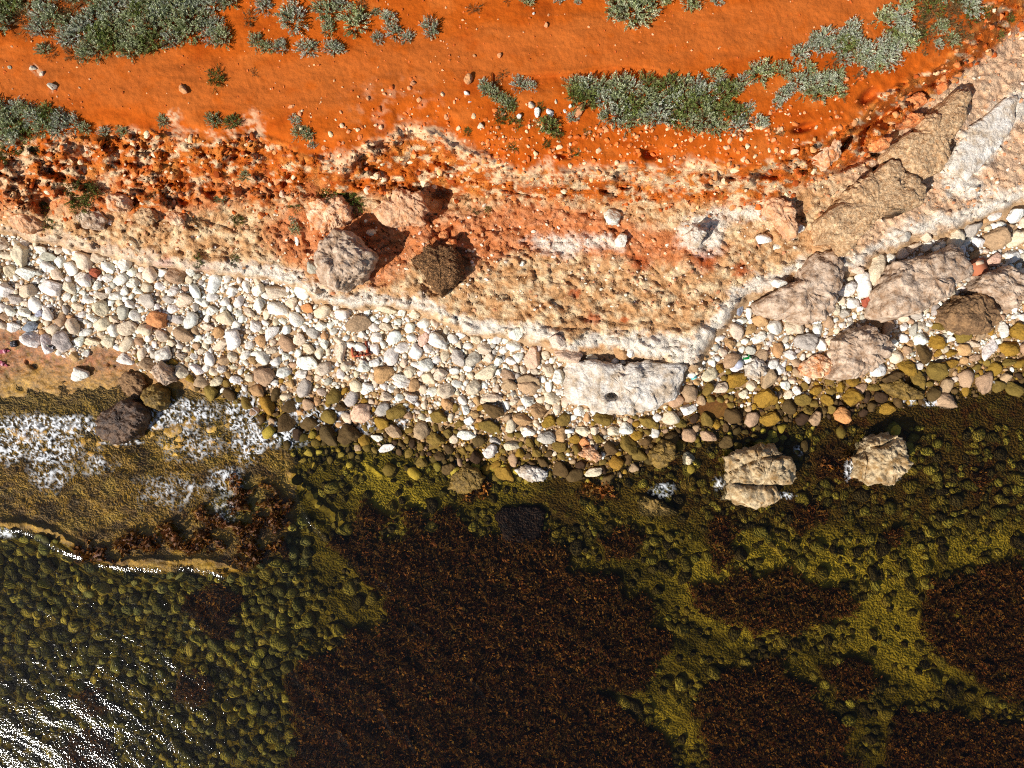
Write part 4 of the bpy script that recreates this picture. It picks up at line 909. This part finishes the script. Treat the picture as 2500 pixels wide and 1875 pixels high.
def fillp(k, pts, kinds, lo, hi, n, where, step=.62):
    poly = P(k, *pts) if k else pts
    a = np.array(poly); got = []
    cu = rng.uniform(a[:, 0].min(), a[:, 0].max(), n * 60); cv = rng.uniform(a[:, 1].min(), a[:, 1].max(), n * 60); cs = sd_poly(cu, cv, poly)
    for u_, v_, sd_ in zip(cu, cv, cs):
        r = random.uniform(lo, hi)
        if sd_ > -r * .4: continue
        if all((u_ - x) ** 2 + (v_ - y) ** 2 > (step * (r + q)) ** 2 for x, y, q in got):
            got.append((u_, v_, r)); SH.append((u_, v_, r * 1.5, random.choice(kinds), where))
            if len(got) >= n: break
def one_sh(k, rows, where):
    for r in rows:
        u_, v_ = P1(k, r[0], r[1]); SH.append((u_, v_, r[2] * Z * 1.28, r[3], where))
fillp('A', [(-60, -60), (1270, -60), (1290, 150), (1270, 240), (1060, 330), (860, 380), (720, 320), (620, 390), (500, 400), (400, 320), (420, 180), (240, 230), (130, 170), (60, 250), (-60, 240)], ['sage', 'sage', 'silver', 'green', 'sage', 'dry'], 20, 36, 90, 'in the top-left thicket')
fillp('A', [(960, -40), (1510, -40), (1490, 70), (1290, 70), (980, 120)], ['silver', 'sage'], 18, 26, 8, 'right of the top-left thicket')
fillp('A', [(1280, 80), (1390, 90), (1470, 270), (1370, 290), (1290, 190)], ['silver', 'sage'], 15, 22, 7, 'in the narrow clump right of the thicket')
fillp('A', [(-60, 670), (200, 680), (380, 730), (500, 765), (490, 840), (380, 865), (200, 860), (130, 920), (-60, 930)], ['sage', 'silver', 'green', 'sage'], 18, 30, 26, 'in the left clump at the cliff edge')
one_sh('A', [(1880, 130, 95, 'silver'), (1700, 40, 60, 'silver'), (2110, 80, 85, 'sage'), (1650, 270, 55, 'sage'), (1720, 310, 50, 'sage'), (1810, 310, 50, 'silver'), (1980, 315, 65, 'silver'), (2140, 315, 55, 'silver'), (2115, 190, 50, 'sage'), (1600, 110, 60, 'dry'), (2190, 30, 60, 'silver')], 'above the path left of centre')
one_sh('A', [(280, 325, 50, 'sage'), (340, 350, 40, 'dry'), (1390, 510, 62, 'tuft'), (1640, 470, 26, 'dry')], 'on or beside the path at left')
one_sh('A', [(1050, 780, 42, 'sage'), (1375, 780, 52, 'sage'), (1500, 790, 52, 'green'), (670, 850, 36, 'silver'), (790, 850, 40, 'sage'), (1895, 770, 36, 'silver'), (1920, 850, 50, 'sage'), (1980, 870, 45, 'sage'), (545, 830, 45, 'sage'), (2010, 935, 28, 'silver')], 'along the left cliff edge')
one_sh('B', [(100, 150, 95, 'sage'), (320, 120, 50, 'silver'), (345, 205, 58, 'silver'), (435, 245, 42, 'silver'), (575, 185, 68, 'silver'), (240, 250, 42, 'silver'), (0, 320, 38, 'silver'), (230, 80, 30, 'sage'), (130, 30, 50, 'dry')], 'above the path near centre')
one_sh('B', [(865, 60, 45, 'dry'), (1200, 10, 42, 'sage'), (1080, 5, 34, 'dry'), (1410, 0, 34, 'silver'), (1530, 15, 22, 'silver')], 'at the top edge near centre')
fillp('B', [(1690, -60), (2150, -60), (2090, 60), (1990, 130), (1880, 165), (1760, 140), (1700, 70)], ['green', 'green', 'sage'], 24, 40, 9, 'in the dark green bush at the top edge')
one_sh('C', [(60, 20, 70, 'sage'), (240, 10, 40, 'silver'), (150, -20, 70, 'dry')], 'right of the dark green bush at the top edge')
one_sh('B', [(960, 590, 55, 'sage'), (920, 545, 38, 'silver'), (1010, 620, 50, 'sage'), (1060, 670, 55, 'sage'), (1100, 690, 45, 'green'), (1150, 545, 52, 'silver'), (1225, 555, 42, 'silver'), (1060, 470, 40, 'dry'), (1000, 520, 40, 'dry')], 'left of the long hedge by the path')
one_sh('B', [(1030, 765, 50, 'tuft'), (1130, 790, 40, 'tuft'), (1340, 820, 70, 'green'), (1380, 850, 50, 'tuft'), (1500, 755, 38, 'silver'), (1690, 750, 42, 'sage'), (1500, 985, 45, 'tuft'), (1110, 950, 36, 'tuft'), (1325, 930, 32, 'tuft'), (930, 935, 26, 'tuft'), (820, 850, 30, 'tuft'), (1590, 850, 26, 'tuft'), (670, 1112, 20, 'tuft'), (1290, 690, 30, 'tuft')], 'on the stony slope below the long hedge')
fillp(None, [(1375, 195), (1457, 200), (1560, 195), (1665, 192), (1728, 205), (1775, 216), (1808, 266), (1820, 320), (1747, 330), (1660, 306), (1514, 312), (1462, 270), (1375, 246)], ['sage', 'green', 'sage', 'silver', 'green'], 19, 30, 52, 'in the long hedge below the path')
one_sh('C', [(225, 480, 50, 'sage'), (255, 545, 48, 'silver'), (350, 570, 52, 'sage'), (400, 520, 45, 'silver'), (510, 475, 88, 'sage'), (660, 460, 58, 'sage'), (760, 355, 58, 'silver'), (825, 440, 48, 'sage'), (625, 665, 45, 'silver'), (660, 610, 50, 'silver'), (700, 575, 42, 'silver'), (505, 790, 55, 'silver'), (440, 700, 40, 'silver')], 'right of the long hedge')
fillp('C', [(950, 200), (1110, 150), (1140, 240), (980, 340), (870, 360), (770, 340), (790, 260)], ['silver', 'silver', 'sage'], 14, 22, 9, 'in the upper row beside the right path')
fillp('C', [(1230, 90), (1330, 70), (1400, -40), (1520, -40), (1450, 100), (1480, 300), (1410, 400), (1290, 480), (1200, 470), (1120, 400), (1060, 430), (1000, 330), (1040, 260), (1120, 280), (1250, 320), (1340, 230), (1310, 190), (1230, 180)], ['silver', 'sage', 'silver', 'sage', 'green'], 16, 26, 36, 'in the big ring of shrubs at upper right')
fillp('C', [(730, 490), (830, 510), (960, 490), (1000, 460), (1080, 500), (1070, 570), (980, 620), (860, 660), (800, 620), (740, 590)], ['sage', 'silver', 'sage'], 16, 24, 14, 'in the lower row of shrubs at upper right')
one_sh('C', [(1045, 605, 48, 'dry'), (930, 490, 40, 'sage'), (1150, 500, 45, 'dry'), (620, 860, 40, 'dry'), (980, 400, 50, 'dry')], 'beside the lower shrub row at upper right')
fillp('C', [(1500, -60), (1900, -60), (1890, 120), (1800, 300), (1620, 330), (1500, 200)], ['dry', 'dry', 'dry', 'sage', 'tuft'], 13, 24, 24, 'in the top-right dry scrub')
one_sh('C', [(1860, 40, 72, 'silver'), (1560, 230, 45, 'dry'), (1660, 290, 34, 'silver'), (1700, 120, 55, 'dry'), (1780, 200, 50, 'dry'), (1620, 40, 50, 'dry'), (1840, 250, 40, 'dry'), (1760, 60, 50, 'dry'), (1560, 340, 26, 'dry'), (2050, 220, 40, 'tuft'), (2120, 120, 40, 'tuft'), (1960, 80, 40, 'tuft')], 'on the brown ground at the top right corner')
one_sh('D', [(520, 100, 80, 'tuft'), (480, 60, 60, 'tuft'), (600, 20, 60, 'tuft'), (310, 210, 55, 'tuft'), (290, 110, 40, 'tuft'), (1900, 265, 42, 'sage'), (1880, 195, 28, 'silver'), (1900, 120, 38, 'tuft'), (1530, 205, 45, 'tuft'), (1280, 470, 40, 'tuft'), (1510, 450, 38, 'tuft'), (1250, 215, 40, 'dry'), (1540, 60, 40, 'dry'), (1420, 70, 35, 'sage'), (2130, 20, 75, 'tuft'), (2200, 60, 70, 'tuft')], 'on the slope under the left cliff')
one_sh('E', [(60, 60, 75, 'tuft'), (110, 110, 55, 'tuft'), (840, 140, 45, 'dry'), (840, 60, 45, 'dry'), (955, 145, 32, 'tuft'), (555, 395, 24, 'tuft'), (560, 620, 0.1, 'tuft')], 'under the cliff near centre')
one_sh('A', [(1585, 1130, 45, 'sage'), (470, 1190, 60, 'tuft'), (40, 990, 55, 'tuft'), (130, 970, 45, 'tuft'), (590, 1230, 60, 'tuft'), (980, 1250, 40, 'dry'), (230, 960, 40, 'tuft')], 'on the face of the left cliff')
KW = dict(silver='silver-grey shrub', sage='sage-green shrub', green='dark green shrub', tuft='dark grassy tuft', dry='dry brownish tuft')
cls = {}
SH_W = np.array([q[:2] for q in SH]); SH_W = world(SH_W[:, 0], SH_W[:, 1], height(SH_W[:, 0], SH_W[:, 1]))
for i, (u_, v_, r, kind, where) in enumerate(SH):
    if r < 4: continue
    p = SH_W[i]; k = (CAM_H - p[2]) / FPX
    me, sm = PROTO[kind][i % len(PROTO[kind])]
    root = bpy.data.objects.new('grass_tuft' if kind in ('tuft', 'dry') else 'shrub', None)
    root.location = (p[0], p[1], p[2] - .01); root.empty_display_size = .05
    s = r * k; root.scale = (s * random.uniform(.92, 1.1), s * random.uniform(.92, 1.1), s * random.uniform(.75, 1.0)); root.rotation_euler = (0, 0, random.uniform(0, 6.28))
    col.objects.link(root)
    fo = bpy.data.objects.new('foliage', me); fo.parent = root; col.objects.link(fo)
    st = bpy.data.objects.new('stems', sm); st.parent = root; col.objects.link(st)
    sz = 'large' if r > 34 else ('small' if r < 19 else 'mid-sized')
    cls.setdefault(f"{sz} {KW[kind]} {where}", []).append((u_, root, 'grass' if kind in ('tuft', 'dry') else 'shrub'))
for key, L in cls.items():
    L.sort(key=lambda t: t[0])
    for n_, (x_, o, ct) in enumerate(L):
        tag(o, key if len(L) == 1 else f"{key}, {ORD[min(n_, 29)]}", ct, 'shrubs and tufts')

# ------------------------------------------------------------------ under the sea: stones and seaweed
u, v = field(30000, -120, 2620, 1040, 1990)
wmk = weed_mask(u, v); l6 = L6(u); insh = sd_poly(u, v, SHELF) < 0
cells2 = {}; cells = cells2
sub = []
nn_ = fbm(u / 130, v / 100, 2, 71); ll5 = L5(u)
for a, b, m_, i_, q, n_, q5 in zip(u, v, wmk, insh, l6, nn_, ll5):
    if m_ > .35 or i_ or b < q5 + 10: continue
    left = a < 760 and b > q
    if not left and n_ < .02 + (0.0 if b < 1400 else .12) and random.random() < .92: continue
    r = random.choice([7, 9, 11, 13, 15, 18]) if left else random.choice([6, 7, 8, 9, 11, 13, 18])
    if free(a, b, r, .74):
        put(a, b, r); asp = random.uniform(1, 1.4)
        tn = random.choice([(150, 132, 50), (122, 108, 42), (174, 152, 60), (104, 94, 40), (192, 166, 70), (88, 80, 36), (140, 130, 66)]) if left else random.choice([(124, 104, 34), (150, 124, 40), (96, 78, 26), (76, 60, 24), (170, 146, 54)])
        sub.append([a, b, 2 * r * asp ** .5, 2 * r / asp ** .5, random.uniform(-90, 90), jitter(tn, .25)])
print('underwater stones', len(sub))
merge(scatter(sub, BASE1, .5), 'underwater_stones', M['stones'], 'rounded olive stones covering the shallow seabed', 'stones')

u, v = field(150000, -120, 2620, 1120, 2000)
m_ = weed_mask(u, v); keep = m_ > rng.uniform(.25, .95, len(u)); u, v = u[keep], v[keep]
if len(u) > 62000: u, v = u[:62000], v[:62000]
wp = world(u, v, height(u, v)); n = len(u)
clump = fbm(u / 22, v / 20, 3, 81)
dirs = rng.normal(size=(n, 3)); dirs[:, 2] = np.abs(dirs[:, 2]) * .8 + .25; dirs /= np.linalg.norm(dirs, axis=1)[:, None]
side = np.cross(dirs, rng.normal(size=(n, 3))); side /= np.linalg.norm(side, axis=1)[:, None]
ln = rng.uniform(.05, .13, n)[:, None] * (1 + .6 * clump[:, None]); wd = rng.uniform(.018, .048, n)[:, None]
b0 = wp + np.stack([0 * u, 0 * u, .05 + .14 * clump], -1)
Vv = np.stack([b0, b0 + dirs * ln * .5 + side * wd, b0 + dirs * ln, b0 + dirs * ln * .5 - side * wd], 1).reshape(-1, 3)
tones = lin(np.array([(176, 112, 42), (152, 92, 34), (124, 74, 28), (188, 124, 46), (138, 100, 38), (160, 90, 38)]))
cid = worley2(u / 15, v / 13, 82)[2]
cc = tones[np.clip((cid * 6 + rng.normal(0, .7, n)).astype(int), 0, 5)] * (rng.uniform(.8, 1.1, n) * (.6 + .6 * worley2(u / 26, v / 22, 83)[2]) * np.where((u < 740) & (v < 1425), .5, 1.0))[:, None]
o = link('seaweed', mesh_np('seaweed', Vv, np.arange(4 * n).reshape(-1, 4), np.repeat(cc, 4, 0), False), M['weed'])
tag(o, 'dense beds of dark red-brown seaweed under the water', 'seaweed', kind='stuff')

# ------------------------------------------------------------------ the sea
m, nt, N, Lk = new_mat('sea_water')
out = N.new('ShaderNodeOutputMaterial'); tr = N.new('ShaderNodeBsdfTransparent'); tr.inputs[0].default_value = (.95, .97, .93, 1)
gl = N.new('ShaderNodeBsdfGlossy'); gl.inputs['Roughness'].default_value = .05
fr = N.new('ShaderNodeFresnel'); fr.inputs['IOR'].default_value = 1.33
geo = N.new('ShaderNodeNewGeometry'); nz = N.new('ShaderNodeTexNoise'); nz.inputs['Scale'].default_value = 16; nz.inputs['Detail'].default_value = 3
bp = N.new('ShaderNodeBump'); bp.inputs['Strength'].default_value = .35; bp.inputs['Distance'].default_value = .02
Lk.new(geo.outputs['Position'], nz.inputs['Vector']); Lk.new(nz.outputs['Fac'], bp.inputs['Height']); Lk.new(bp.outputs[0], gl.inputs['Normal']); Lk.new(bp.outputs[0], fr.inputs['Normal'])
mx = N.new('ShaderNodeMixShader'); Lk.new(fr.outputs[0], mx.inputs[0]); Lk.new(tr.outputs[0], mx.inputs[1]); Lk.new(gl.outputs[0], mx.inputs[2]); Lk.new(mx.outputs[0], out.inputs['Surface'])
va = N.new('ShaderNodeVolumeAbsorption'); va.inputs['Color'].default_value = (.80, .72, .38, 1); va.inputs['Density'].default_value = .32; Lk.new(va.outputs[0], out.inputs['Volume'])
wu = axis(-160, 2660, 5.0, 5000); wv = axis(900, 2010, 5.0, 5000); wv = wv[wv > -200]
WU, WV = np.meshgrid(wu, wv); wf, vf = WU.ravel(), WV.ravel()
def wave(u, v):
    # crests run from upper left to lower right
    a = (u * .80 + v * .60); b = (-u * .60 + v * .80)
    a2 = a + 40 * fbm(u / 160, v / 160, 2, 101)
    b2 = b + 24 * fbm(u / 110, v / 110, 2, 102)
    z = .0075 * perlin2(a2 / 170, b2 / 44, 103) + .0045 * perlin2(a2 / 80, b2 / 22, 104) + .0022 * perlin2(a2 / 24, b2 / 11, 105)
    calm = np.interp(u, [0, 700, 1500, 2500], [.92, .98, .6, .45]) * (.45 + .55 * sstep(1150, 1450, v))
    z = z * calm
    for pl_, am, wd_ in ((P('G', (-40, 960), (120, 945), (230, 980), (330, 1040), (420, 1090), (520, 1120)), .03, 9), (P('G', (640, 1170), (800, 1190), (1000, 1200), (1200, 1190), (1350, 1210), (1450, 1250)), .022, 8), (P('G', (1850, 620), (1930, 760), (2000, 900), (2100, 1000)), .02, 9), (P('K', (230, 50), (290, 65), (340, 130)), .014, 5), (P('K', (480, 330), (560, 400)), .014, 5), (P('K', (620, 690), (690, 740)), .014, 5), (P('K', (840, 690), (900, 740), (940, 810)), .015, 5), (P('K', (1300, 620), (1390, 680), (1480, 750)), .014, 5), (P('K', (280, 910), (350, 1040)), .015, 5), (P('K', (440, 1060), (490, 1160)), .014, 5), (P('K', (0, 1020), (60, 1110)), .015, 5), (P('K', (1600, 120), (1670, 210)), .012, 5), (P('H', (150, 570), (220, 640)), .012, 5), (P('H', (420, 560), (500, 620)), .012, 5)):
        z = z + am * np.exp(-(d_line(u, v, pl_) / wd_) ** 2)
    return z
wz = wave(wf, vf)
wxyz = world(wf, vf, np.zeros(len(wf))); wxyz[:, 2] = wz
nwu, nwv = len(wu), len(wv)
ii, jj = np.meshgrid(np.arange(nwv - 1), np.arange(nwu - 1), indexing='ij')
q = np.stack([ii * nwu + jj, (ii + 1) * nwu + jj, (ii + 1) * nwu + jj + 1, ii * nwu + jj + 1], -1).reshape(-1, 4)
rim_i = np.concatenate([np.arange(nwu), np.arange(1, nwv) * nwu + nwu - 1, (nwv - 1) * nwu + np.arange(nwu - 2, -1, -1), np.arange(nwv - 2, 0, -1) * nwu])
n0 = len(wxyz); low = wxyz[rim_i].copy(); low[:, 2] = -4.0
cen = np.array([[0, wxyz[:, 1].mean(), -4.0]])
k = len(rim_i); wallq = np.array([[rim_i[i], rim_i[(i + 1) % k], n0 + (i + 1) % k, n0 + i] for i in range(k)])[:, ::-1]
botq = np.array([[n0 + i, n0 + (i + 1) % k, n0 + k, n0 + k] for i in range(k)])
me = bpy.data.meshes.new('sea')
allv = np.vstack([wxyz, low, cen])
me.from_pydata([], [], [])
tris = np.concatenate([q[:, [0, 1, 2]], q[:, [0, 2, 3]], wallq[:, [0, 1, 2]], wallq[:, [0, 2, 3]], botq[:, :3][:, ::-1]])
me = mesh_np('sea', allv, tris)
o = link('sea', me, m)
tag(o, 'clear shallow olive sea with small glinting waves', 'water', kind='structure')

# foam: lacy white froth lying on the water, thickness in an attribute
m, nt, N, Lk = new_mat('foam')
out = N.new('ShaderNodeOutputMaterial'); tr = N.new('ShaderNodeBsdfTransparent'); df = N.new('ShaderNodeBsdfDiffuse'); df.inputs[0].default_value = (.86, .88, .9, 1)
at = N.new('ShaderNodeAttribute'); at.attribute_name = 'Col'; mx = N.new('ShaderNodeMixShader')
Lk.new(at.outputs['Fac'], mx.inputs[0]); Lk.new(tr.outputs[0], mx.inputs[1]); Lk.new(df.outputs[0], mx.inputs[2]); Lk.new(mx.outputs[0], out.inputs[0])
fu = np.arange(-100, 2600, 2.6); fv = np.arange(930, 1420, 2.6)
FU, FV = np.meshgrid(fu, fv); f_u, f_v = FU.ravel(), FV.ravel()
BLOBS = [('G', 200, 300, 330, 90, 1.0), ('G', 420, 290, 230, 70, 1.1), ('G', 330, 460, 230, 200, .62), ('G', 300, 620, 160, 120, .5), ('G', 60, 420, 160, 120, .8), ('G', 1150, 200, 260, 90, .95), ('G', 1000, 240, 90, 70, 1.0), ('G', 1560, 220, 110, 130, 1.0), ('G', 1600, 400, 110, 140, .8),
         ('G', 1800, 350, 200, 90, .8), ('G', 2060, 220, 170, 70, .9), ('G', 1880, 170, 60, 60, .8), ('G', 1250, 400, 300, 180, .42), ('G', 1100, 700, 330, 160, .40), ('G', 1450, 640, 170, 110, .5), ('G', 600, 520, 230, 140, .36), ('G', 1450, 820, 120, 120, .40), ('G', 2150, 330, 80, 60, .7),
         ('H', 10, 270, 60, 50, .9), ('H', 170, 290, 60, 50, .7), ('H', 400, 270, 50, 30, .6), ('I', 1470, 110, 80, 50, .8), ('I', 1610, 140, 60, 30, .8), ('I', 1090, 570, 40, 90, .6), ('I', 1370, 630, 50, 40, .6), ('I', 660, 740, 90, 30, .6), ('I', 770, 440, 60, 60, .45), ('I', 250, 660, 60, 60, .45), ('H', 2080, 700, 110, 60, .5),
         ('I', 2060, -10, 70, 40, .6), ('F', 2080, 1180, 140, 60, .6), ('G', 20, 980, 120, 40, .6), ('H', 1320, 590, 60, 40, .6), ('G', 780, 395, 130, 18, .9)]
dens = np.zeros(len(f_u))
for k_, x, y, rx, ry, s in BLOBS:
    cx, cy = P1(k_, x, y)
    e2 = ((f_u - cx) / (rx * Z)) ** 2 + ((f_v - cy) / (ry * Z)) ** 2
    dens = np.maximum(dens, s * np.exp(-e2 * 1.1))
act = dens > .06
du, dv = f_u + 8 * fbm(f_u / 30, f_v / 30, 3, 111), f_v + 8 * fbm(f_u / 30 + 7, f_v / 22, 3, 112)
c1, c2, _ = worley2(du / 13, dv / 17, 113); e1, e2, _ = worley2(du / 6.5, dv / 8, 114)
thr = lambda sc_, sd_: np.abs(perlin2(du / sc_, dv / (sc_ * 1.25), sd_))
c1, c2, _ = worley2(du / 12 + .35 * fbm(f_u / 7, f_v / 7, 2, 123), dv / 18, 113); e1, e2, _ = worley2(du / 7 + .4 * fbm(f_u / 6, f_v / 6, 2, 124), dv / 9, 114)
lace = np.maximum(sstep(.16, .03, c2 - c1), .8 * sstep(.16, .03, e2 - e1) * sstep(-.1, .25, fbm(f_u / 30, f_v / 30, 2, 122)))
lace = np.maximum(lace, .9 * sstep(.11, .04, thr(22, 118)))
lace = lace * sstep(-.32, .12, fbm(f_u / 13, f_v / 15, 3, 117))
thick_ = dens * (1 + .9 * fbm(f_u / 34, f_v / 30, 3, 116))
alpha = np.clip(lace * sstep(.16, .6, thick_) + .5 * sstep(.9, 1.35, thick_) * (.4 + .6 * lace), 0, 1) * sstep(.06, .2, dens)
zt = height(f_u, f_v)
zfoam = np.maximum(wave(f_u, f_v), zt) + .012 + .07 * sstep(520, 580, f_u) * sstep(1080, 1040, f_v)
nfu, nfv = len(fu), len(fv)
ii, jj = np.meshgrid(np.arange(nfv - 1), np.arange(nfu - 1), indexing='ij')
q = np.stack([ii * nfu + jj, (ii + 1) * nfu + jj, (ii + 1) * nfu + jj + 1, ii * nfu + jj + 1], -1).reshape(-1, 4)
q = q[(alpha[q].max(1) > .04)]
idx, inv = np.unique(q.ravel(), return_inverse=True)
fx = world(f_u[idx], f_v[idx], zfoam[idx])
o = link('sea_foam', mesh_np('sea_foam', fx, inv.reshape(-1, 4), np.repeat(alpha[idx][:, None], 3, 1)), m)
tag(o, 'lacy white sea foam washing over the left rock shelf', 'foam', kind='stuff')

# ------------------------------------------------------------------ small litter
def bm_obj(name, build, mat, parent=None, loc=(0, 0, 0), smooth=True):
    import bmesh
    bm = bmesh.new(); build(bm, bmesh)
    me = bpy.data.meshes.new(name); bm.to_mesh(me); bm.free()
    for p_ in me.polygons: p_.use_smooth = smooth
    return link(name, me, mat, parent, loc)
def lathe(profile, seg=16):
    def f(bm, bmesh):
        rings = []
        for r, z in profile:
            rings.append([bm.verts.new((r * math.cos(t), r * math.sin(t), z)) for t in np.linspace(0, 2 * math.pi, seg, endpoint=False)])
        for A_, B_ in zip(rings[:-1], rings[1:]):
            for i in range(seg): bm.faces.new((A_[i], A_[(i + 1) % seg], B_[(i + 1) % seg], B_[i]))
        bm.faces.new(rings[0][::-1]); bm.faces.new(rings[-1])
    return f
def box(x, y, z, cx=0, cy=0, cz=0, bev=.004):
    def f(bm, bmesh):
        r = bmesh.ops.create_cube(bm, size=1)
        for v_ in r['verts']: v_.co = (v_.co.x * x + cx, v_.co.y * y + cy, v_.co.z * z + cz)
        bmesh.ops.bevel(bm, geom=bm.edges[:], offset=bev, segments=2, affect='EDGES')
    return f
def root_at(name, u_, v_, label, cat, rz=0, dz=0, rx=0, ry=0):
    p = ground(u_, v_); o = bpy.data.objects.new(name, None); o.location = (p[0], p[1], p[2] + dz); o.rotation_euler = (rx, ry, rz); o.empty_display_size = .05
    col.objects.link(o); return tag(o, label, cat)
# small dark bottle on the pale boulder at the left
r = root_at('bottle', 141, 848, 'little dark bottle with a pale neck lying on a white stone', 'bottle', math.radians(-20), .20)
bt = bm_obj('body', lathe([(.001, 0), (.04, .002), (.042, .02), (.042, .11), (.026, .15)]), plain('black_plastic', (26, 24, 28), .3), r); bt.rotation_euler = (0, math.radians(-90), 0); bt.location = (.09, 0, .04)
nk = bm_obj('neck', lathe([(.026, 0), (.02, .03), (.016, .06), (.001, .065)]), plain('pale_cap', (150, 150, 128), .4), r); nk.rotation_euler = (0, math.radians(-90), 0); nk.location = (-.06, 0, .04)
lb_ = bm_obj('label_band', lathe([(.0425, 0), (.0430, .002), (.0430, .014), (.0425, .016)]), plain('pale_label', (200, 196, 204), .5), r); lb_.rotation_euler = (0, math.radians(-90), 0); lb_.location = (.06, 0, .04)
# black strapped pouch
r = root_at('pouch', 36, 840, 'small black strapped pouch on the brown shelf at the left edge', 'pouch', math.radians(5))
bm_obj('pouch_body', box(.17, .15, .07, 0, 0, .035, .02), plain('black_cloth', (20, 18, 22), .8), r)
for yy in (-.045, 0, .045):
    for xx in (-.04, .035):
        bm_obj('strap', box(.055, .008, .008, xx, yy, .074, .002), plain('pale_strap', (170, 166, 176), .5), r)
# two pink slippers half out of the picture
def slipper(u_, v_, label, rz):
    r = root_at('slipper', u_, v_, label, 'slipper', rz)
    def sole(bm, bmesh):
        pts = [(math.cos(t) * .15 + .02 * math.cos(2 * t), math.sin(t) * .045 * (1 - .25 * math.cos(t))) for t in np.linspace(0, 6.283, 28, endpoint=False)]
        lo = [bm.verts.new((x, y, .0)) for x, y in pts]; hi = [bm.verts.new((x, y, .03 + .02 * max(0, -x / .15))) for x, y in pts]
        bm.faces.new(lo[::-1]); bm.faces.new(hi)
        for i in range(28): bm.faces.new((lo[i], lo[(i + 1) % 28], hi[(i + 1) % 28], hi[i]))
    bm_obj('sole', sole, plain('pink_foam', (158, 66, 84), .6), r, smooth=False)
    def strapm(bm, bmesh):
        prev = None
        for t in np.linspace(0, math.pi, 10):
            a_ = bm.verts.new((.02, .05 * math.cos(t), .02 + .055 * math.sin(t))); b_ = bm.verts.new((.07, .046 * math.cos(t), .02 + .045 * math.sin(t)))
            if prev: bm.faces.new((prev[0], prev[1], b_, a_))
            prev = (a_, b_)
    s_ = bm_obj('strap', strapm, plain('pink_strap', (206, 140, 150), .6), r); sm_ = s_.modifiers.new('t', 'SOLIDIFY'); sm_.thickness = .006
slipper(10, 858, 'upper of two pink slippers at the left edge', math.radians(8))
slipper(6, 887, 'lower of two pink slippers at the left edge', math.radians(-28))
# broken hollow brick
r = root_at('broken_brick', 880, 853, 'broken red hollow brick lying among the pale pebbles', 'brick', math.radians(8), -.02)
red = plain('fired_clay', (176, 92, 66), .9, .1)
bm_obj('brick_wall', box(.46, .05, .14, .02, -.15, .06, .008), red, r); bm_obj('brick_wall', box(.05, .30, .12, .17, .03, .05, .008), red, r); bm_obj('brick_wall', box(.05, .22, .12, -.19, -.02, .05, .008), red, r)
bm_obj('brick_floor', box(.34, .28, .03, -.01, .02, .01, .005), plain('dark_clay', (128, 56, 44), .9, .1), r)
for x in (-.13, -.04, .05, .13):
    bm_obj('hole', lathe([(.020, 0), (.020, .004), (.012, .005)], 12), plain('hole_shade', (46, 20, 16), .9, .1), r, (x, -.15, .1285))  # solid discs; the shade inside the holes is put into their dark colour
# red brick at right among stones, white block at the waterline
r = root_at('red_brick', 2382, 654, 'weathered red-brown brick among the stones near the right edge', 'brick', math.radians(15), .05)
bm_obj('brick_body', box(.33, .42, .2, 0, 0, .06, .03), plain('old_brick', (172, 106, 76), .9, .1), r); bm_obj('mortar', box(.2, .1, .03, -.02, .1, .165, .01), plain('mortar', (206, 178, 150), .9, .1), r)
r = root_at('white_block', 1389, 1052, 'small bright white rectangular block among olive stones', 'block', math.radians(4), .06)
bm_obj('block_body', box(.22, .10, .1, 0, 0, .03, .012), plain('white_foam', (244, 244, 240), .7, .2), r)
# bottle glass and a clear bottle base
r = root_at('green_bottle', 1820, 873, 'bright green broken bottle end beside the pale rounded rock', 'bottle', math.radians(20), .05)
g_ = bm_obj('neck', lathe([(.001, 0), (.045, 0), (.05, .05), (.05, .14), (.03, .19), (.022, .2)]), plain('green_glass', (24, 140, 66), .12, .5, .35), r); g_.rotation_euler = (math.radians(10), math.radians(80), 0); g_.location = (-.1, 0, .04)
bm_obj('ring', lathe([(.052, 0), (.056, .004), (.056, .02), (.052, .024)]), plain('green_ring', (70, 190, 110), .2), r, (.05, .0, .03)).rotation_euler = (0, math.radians(80), 0)
r = root_at('clear_bottle', 1799, 889, 'crumpled clear plastic bottle left of the pale rounded rock', 'bottle', math.radians(-20), .05)
g_ = bm_obj('body', lathe([(.02, 0), (.1, .004), (.125, .06), (.11, .13), (.06, .18), (.02, .19)]), plain('clear_plastic', (196, 200, 216), .12, .6, .3), r)
bm_obj('skirt', lathe([(.13, -.01), (.17, .0), (.16, .012), (.1, .01)]), plain('torn_film', (222, 212, 214), .3, .5), r, (-.05, -.05, 0))
r = root_at('plastic_scrap', 1693, 921, 'turquoise plastic scrap between stones right of the great white boulder', 'litter', math.radians(25), .04)
bm_obj('scrap_body', box(.15, .10, .02, 0, 0, .02, .008), plain('turquoise', (70, 186, 196), .3), r); bm_obj('fold', box(.13, .03, .03, 0, -.03, .04, .01), plain('turquoise_pale', (150, 220, 214), .3), r)
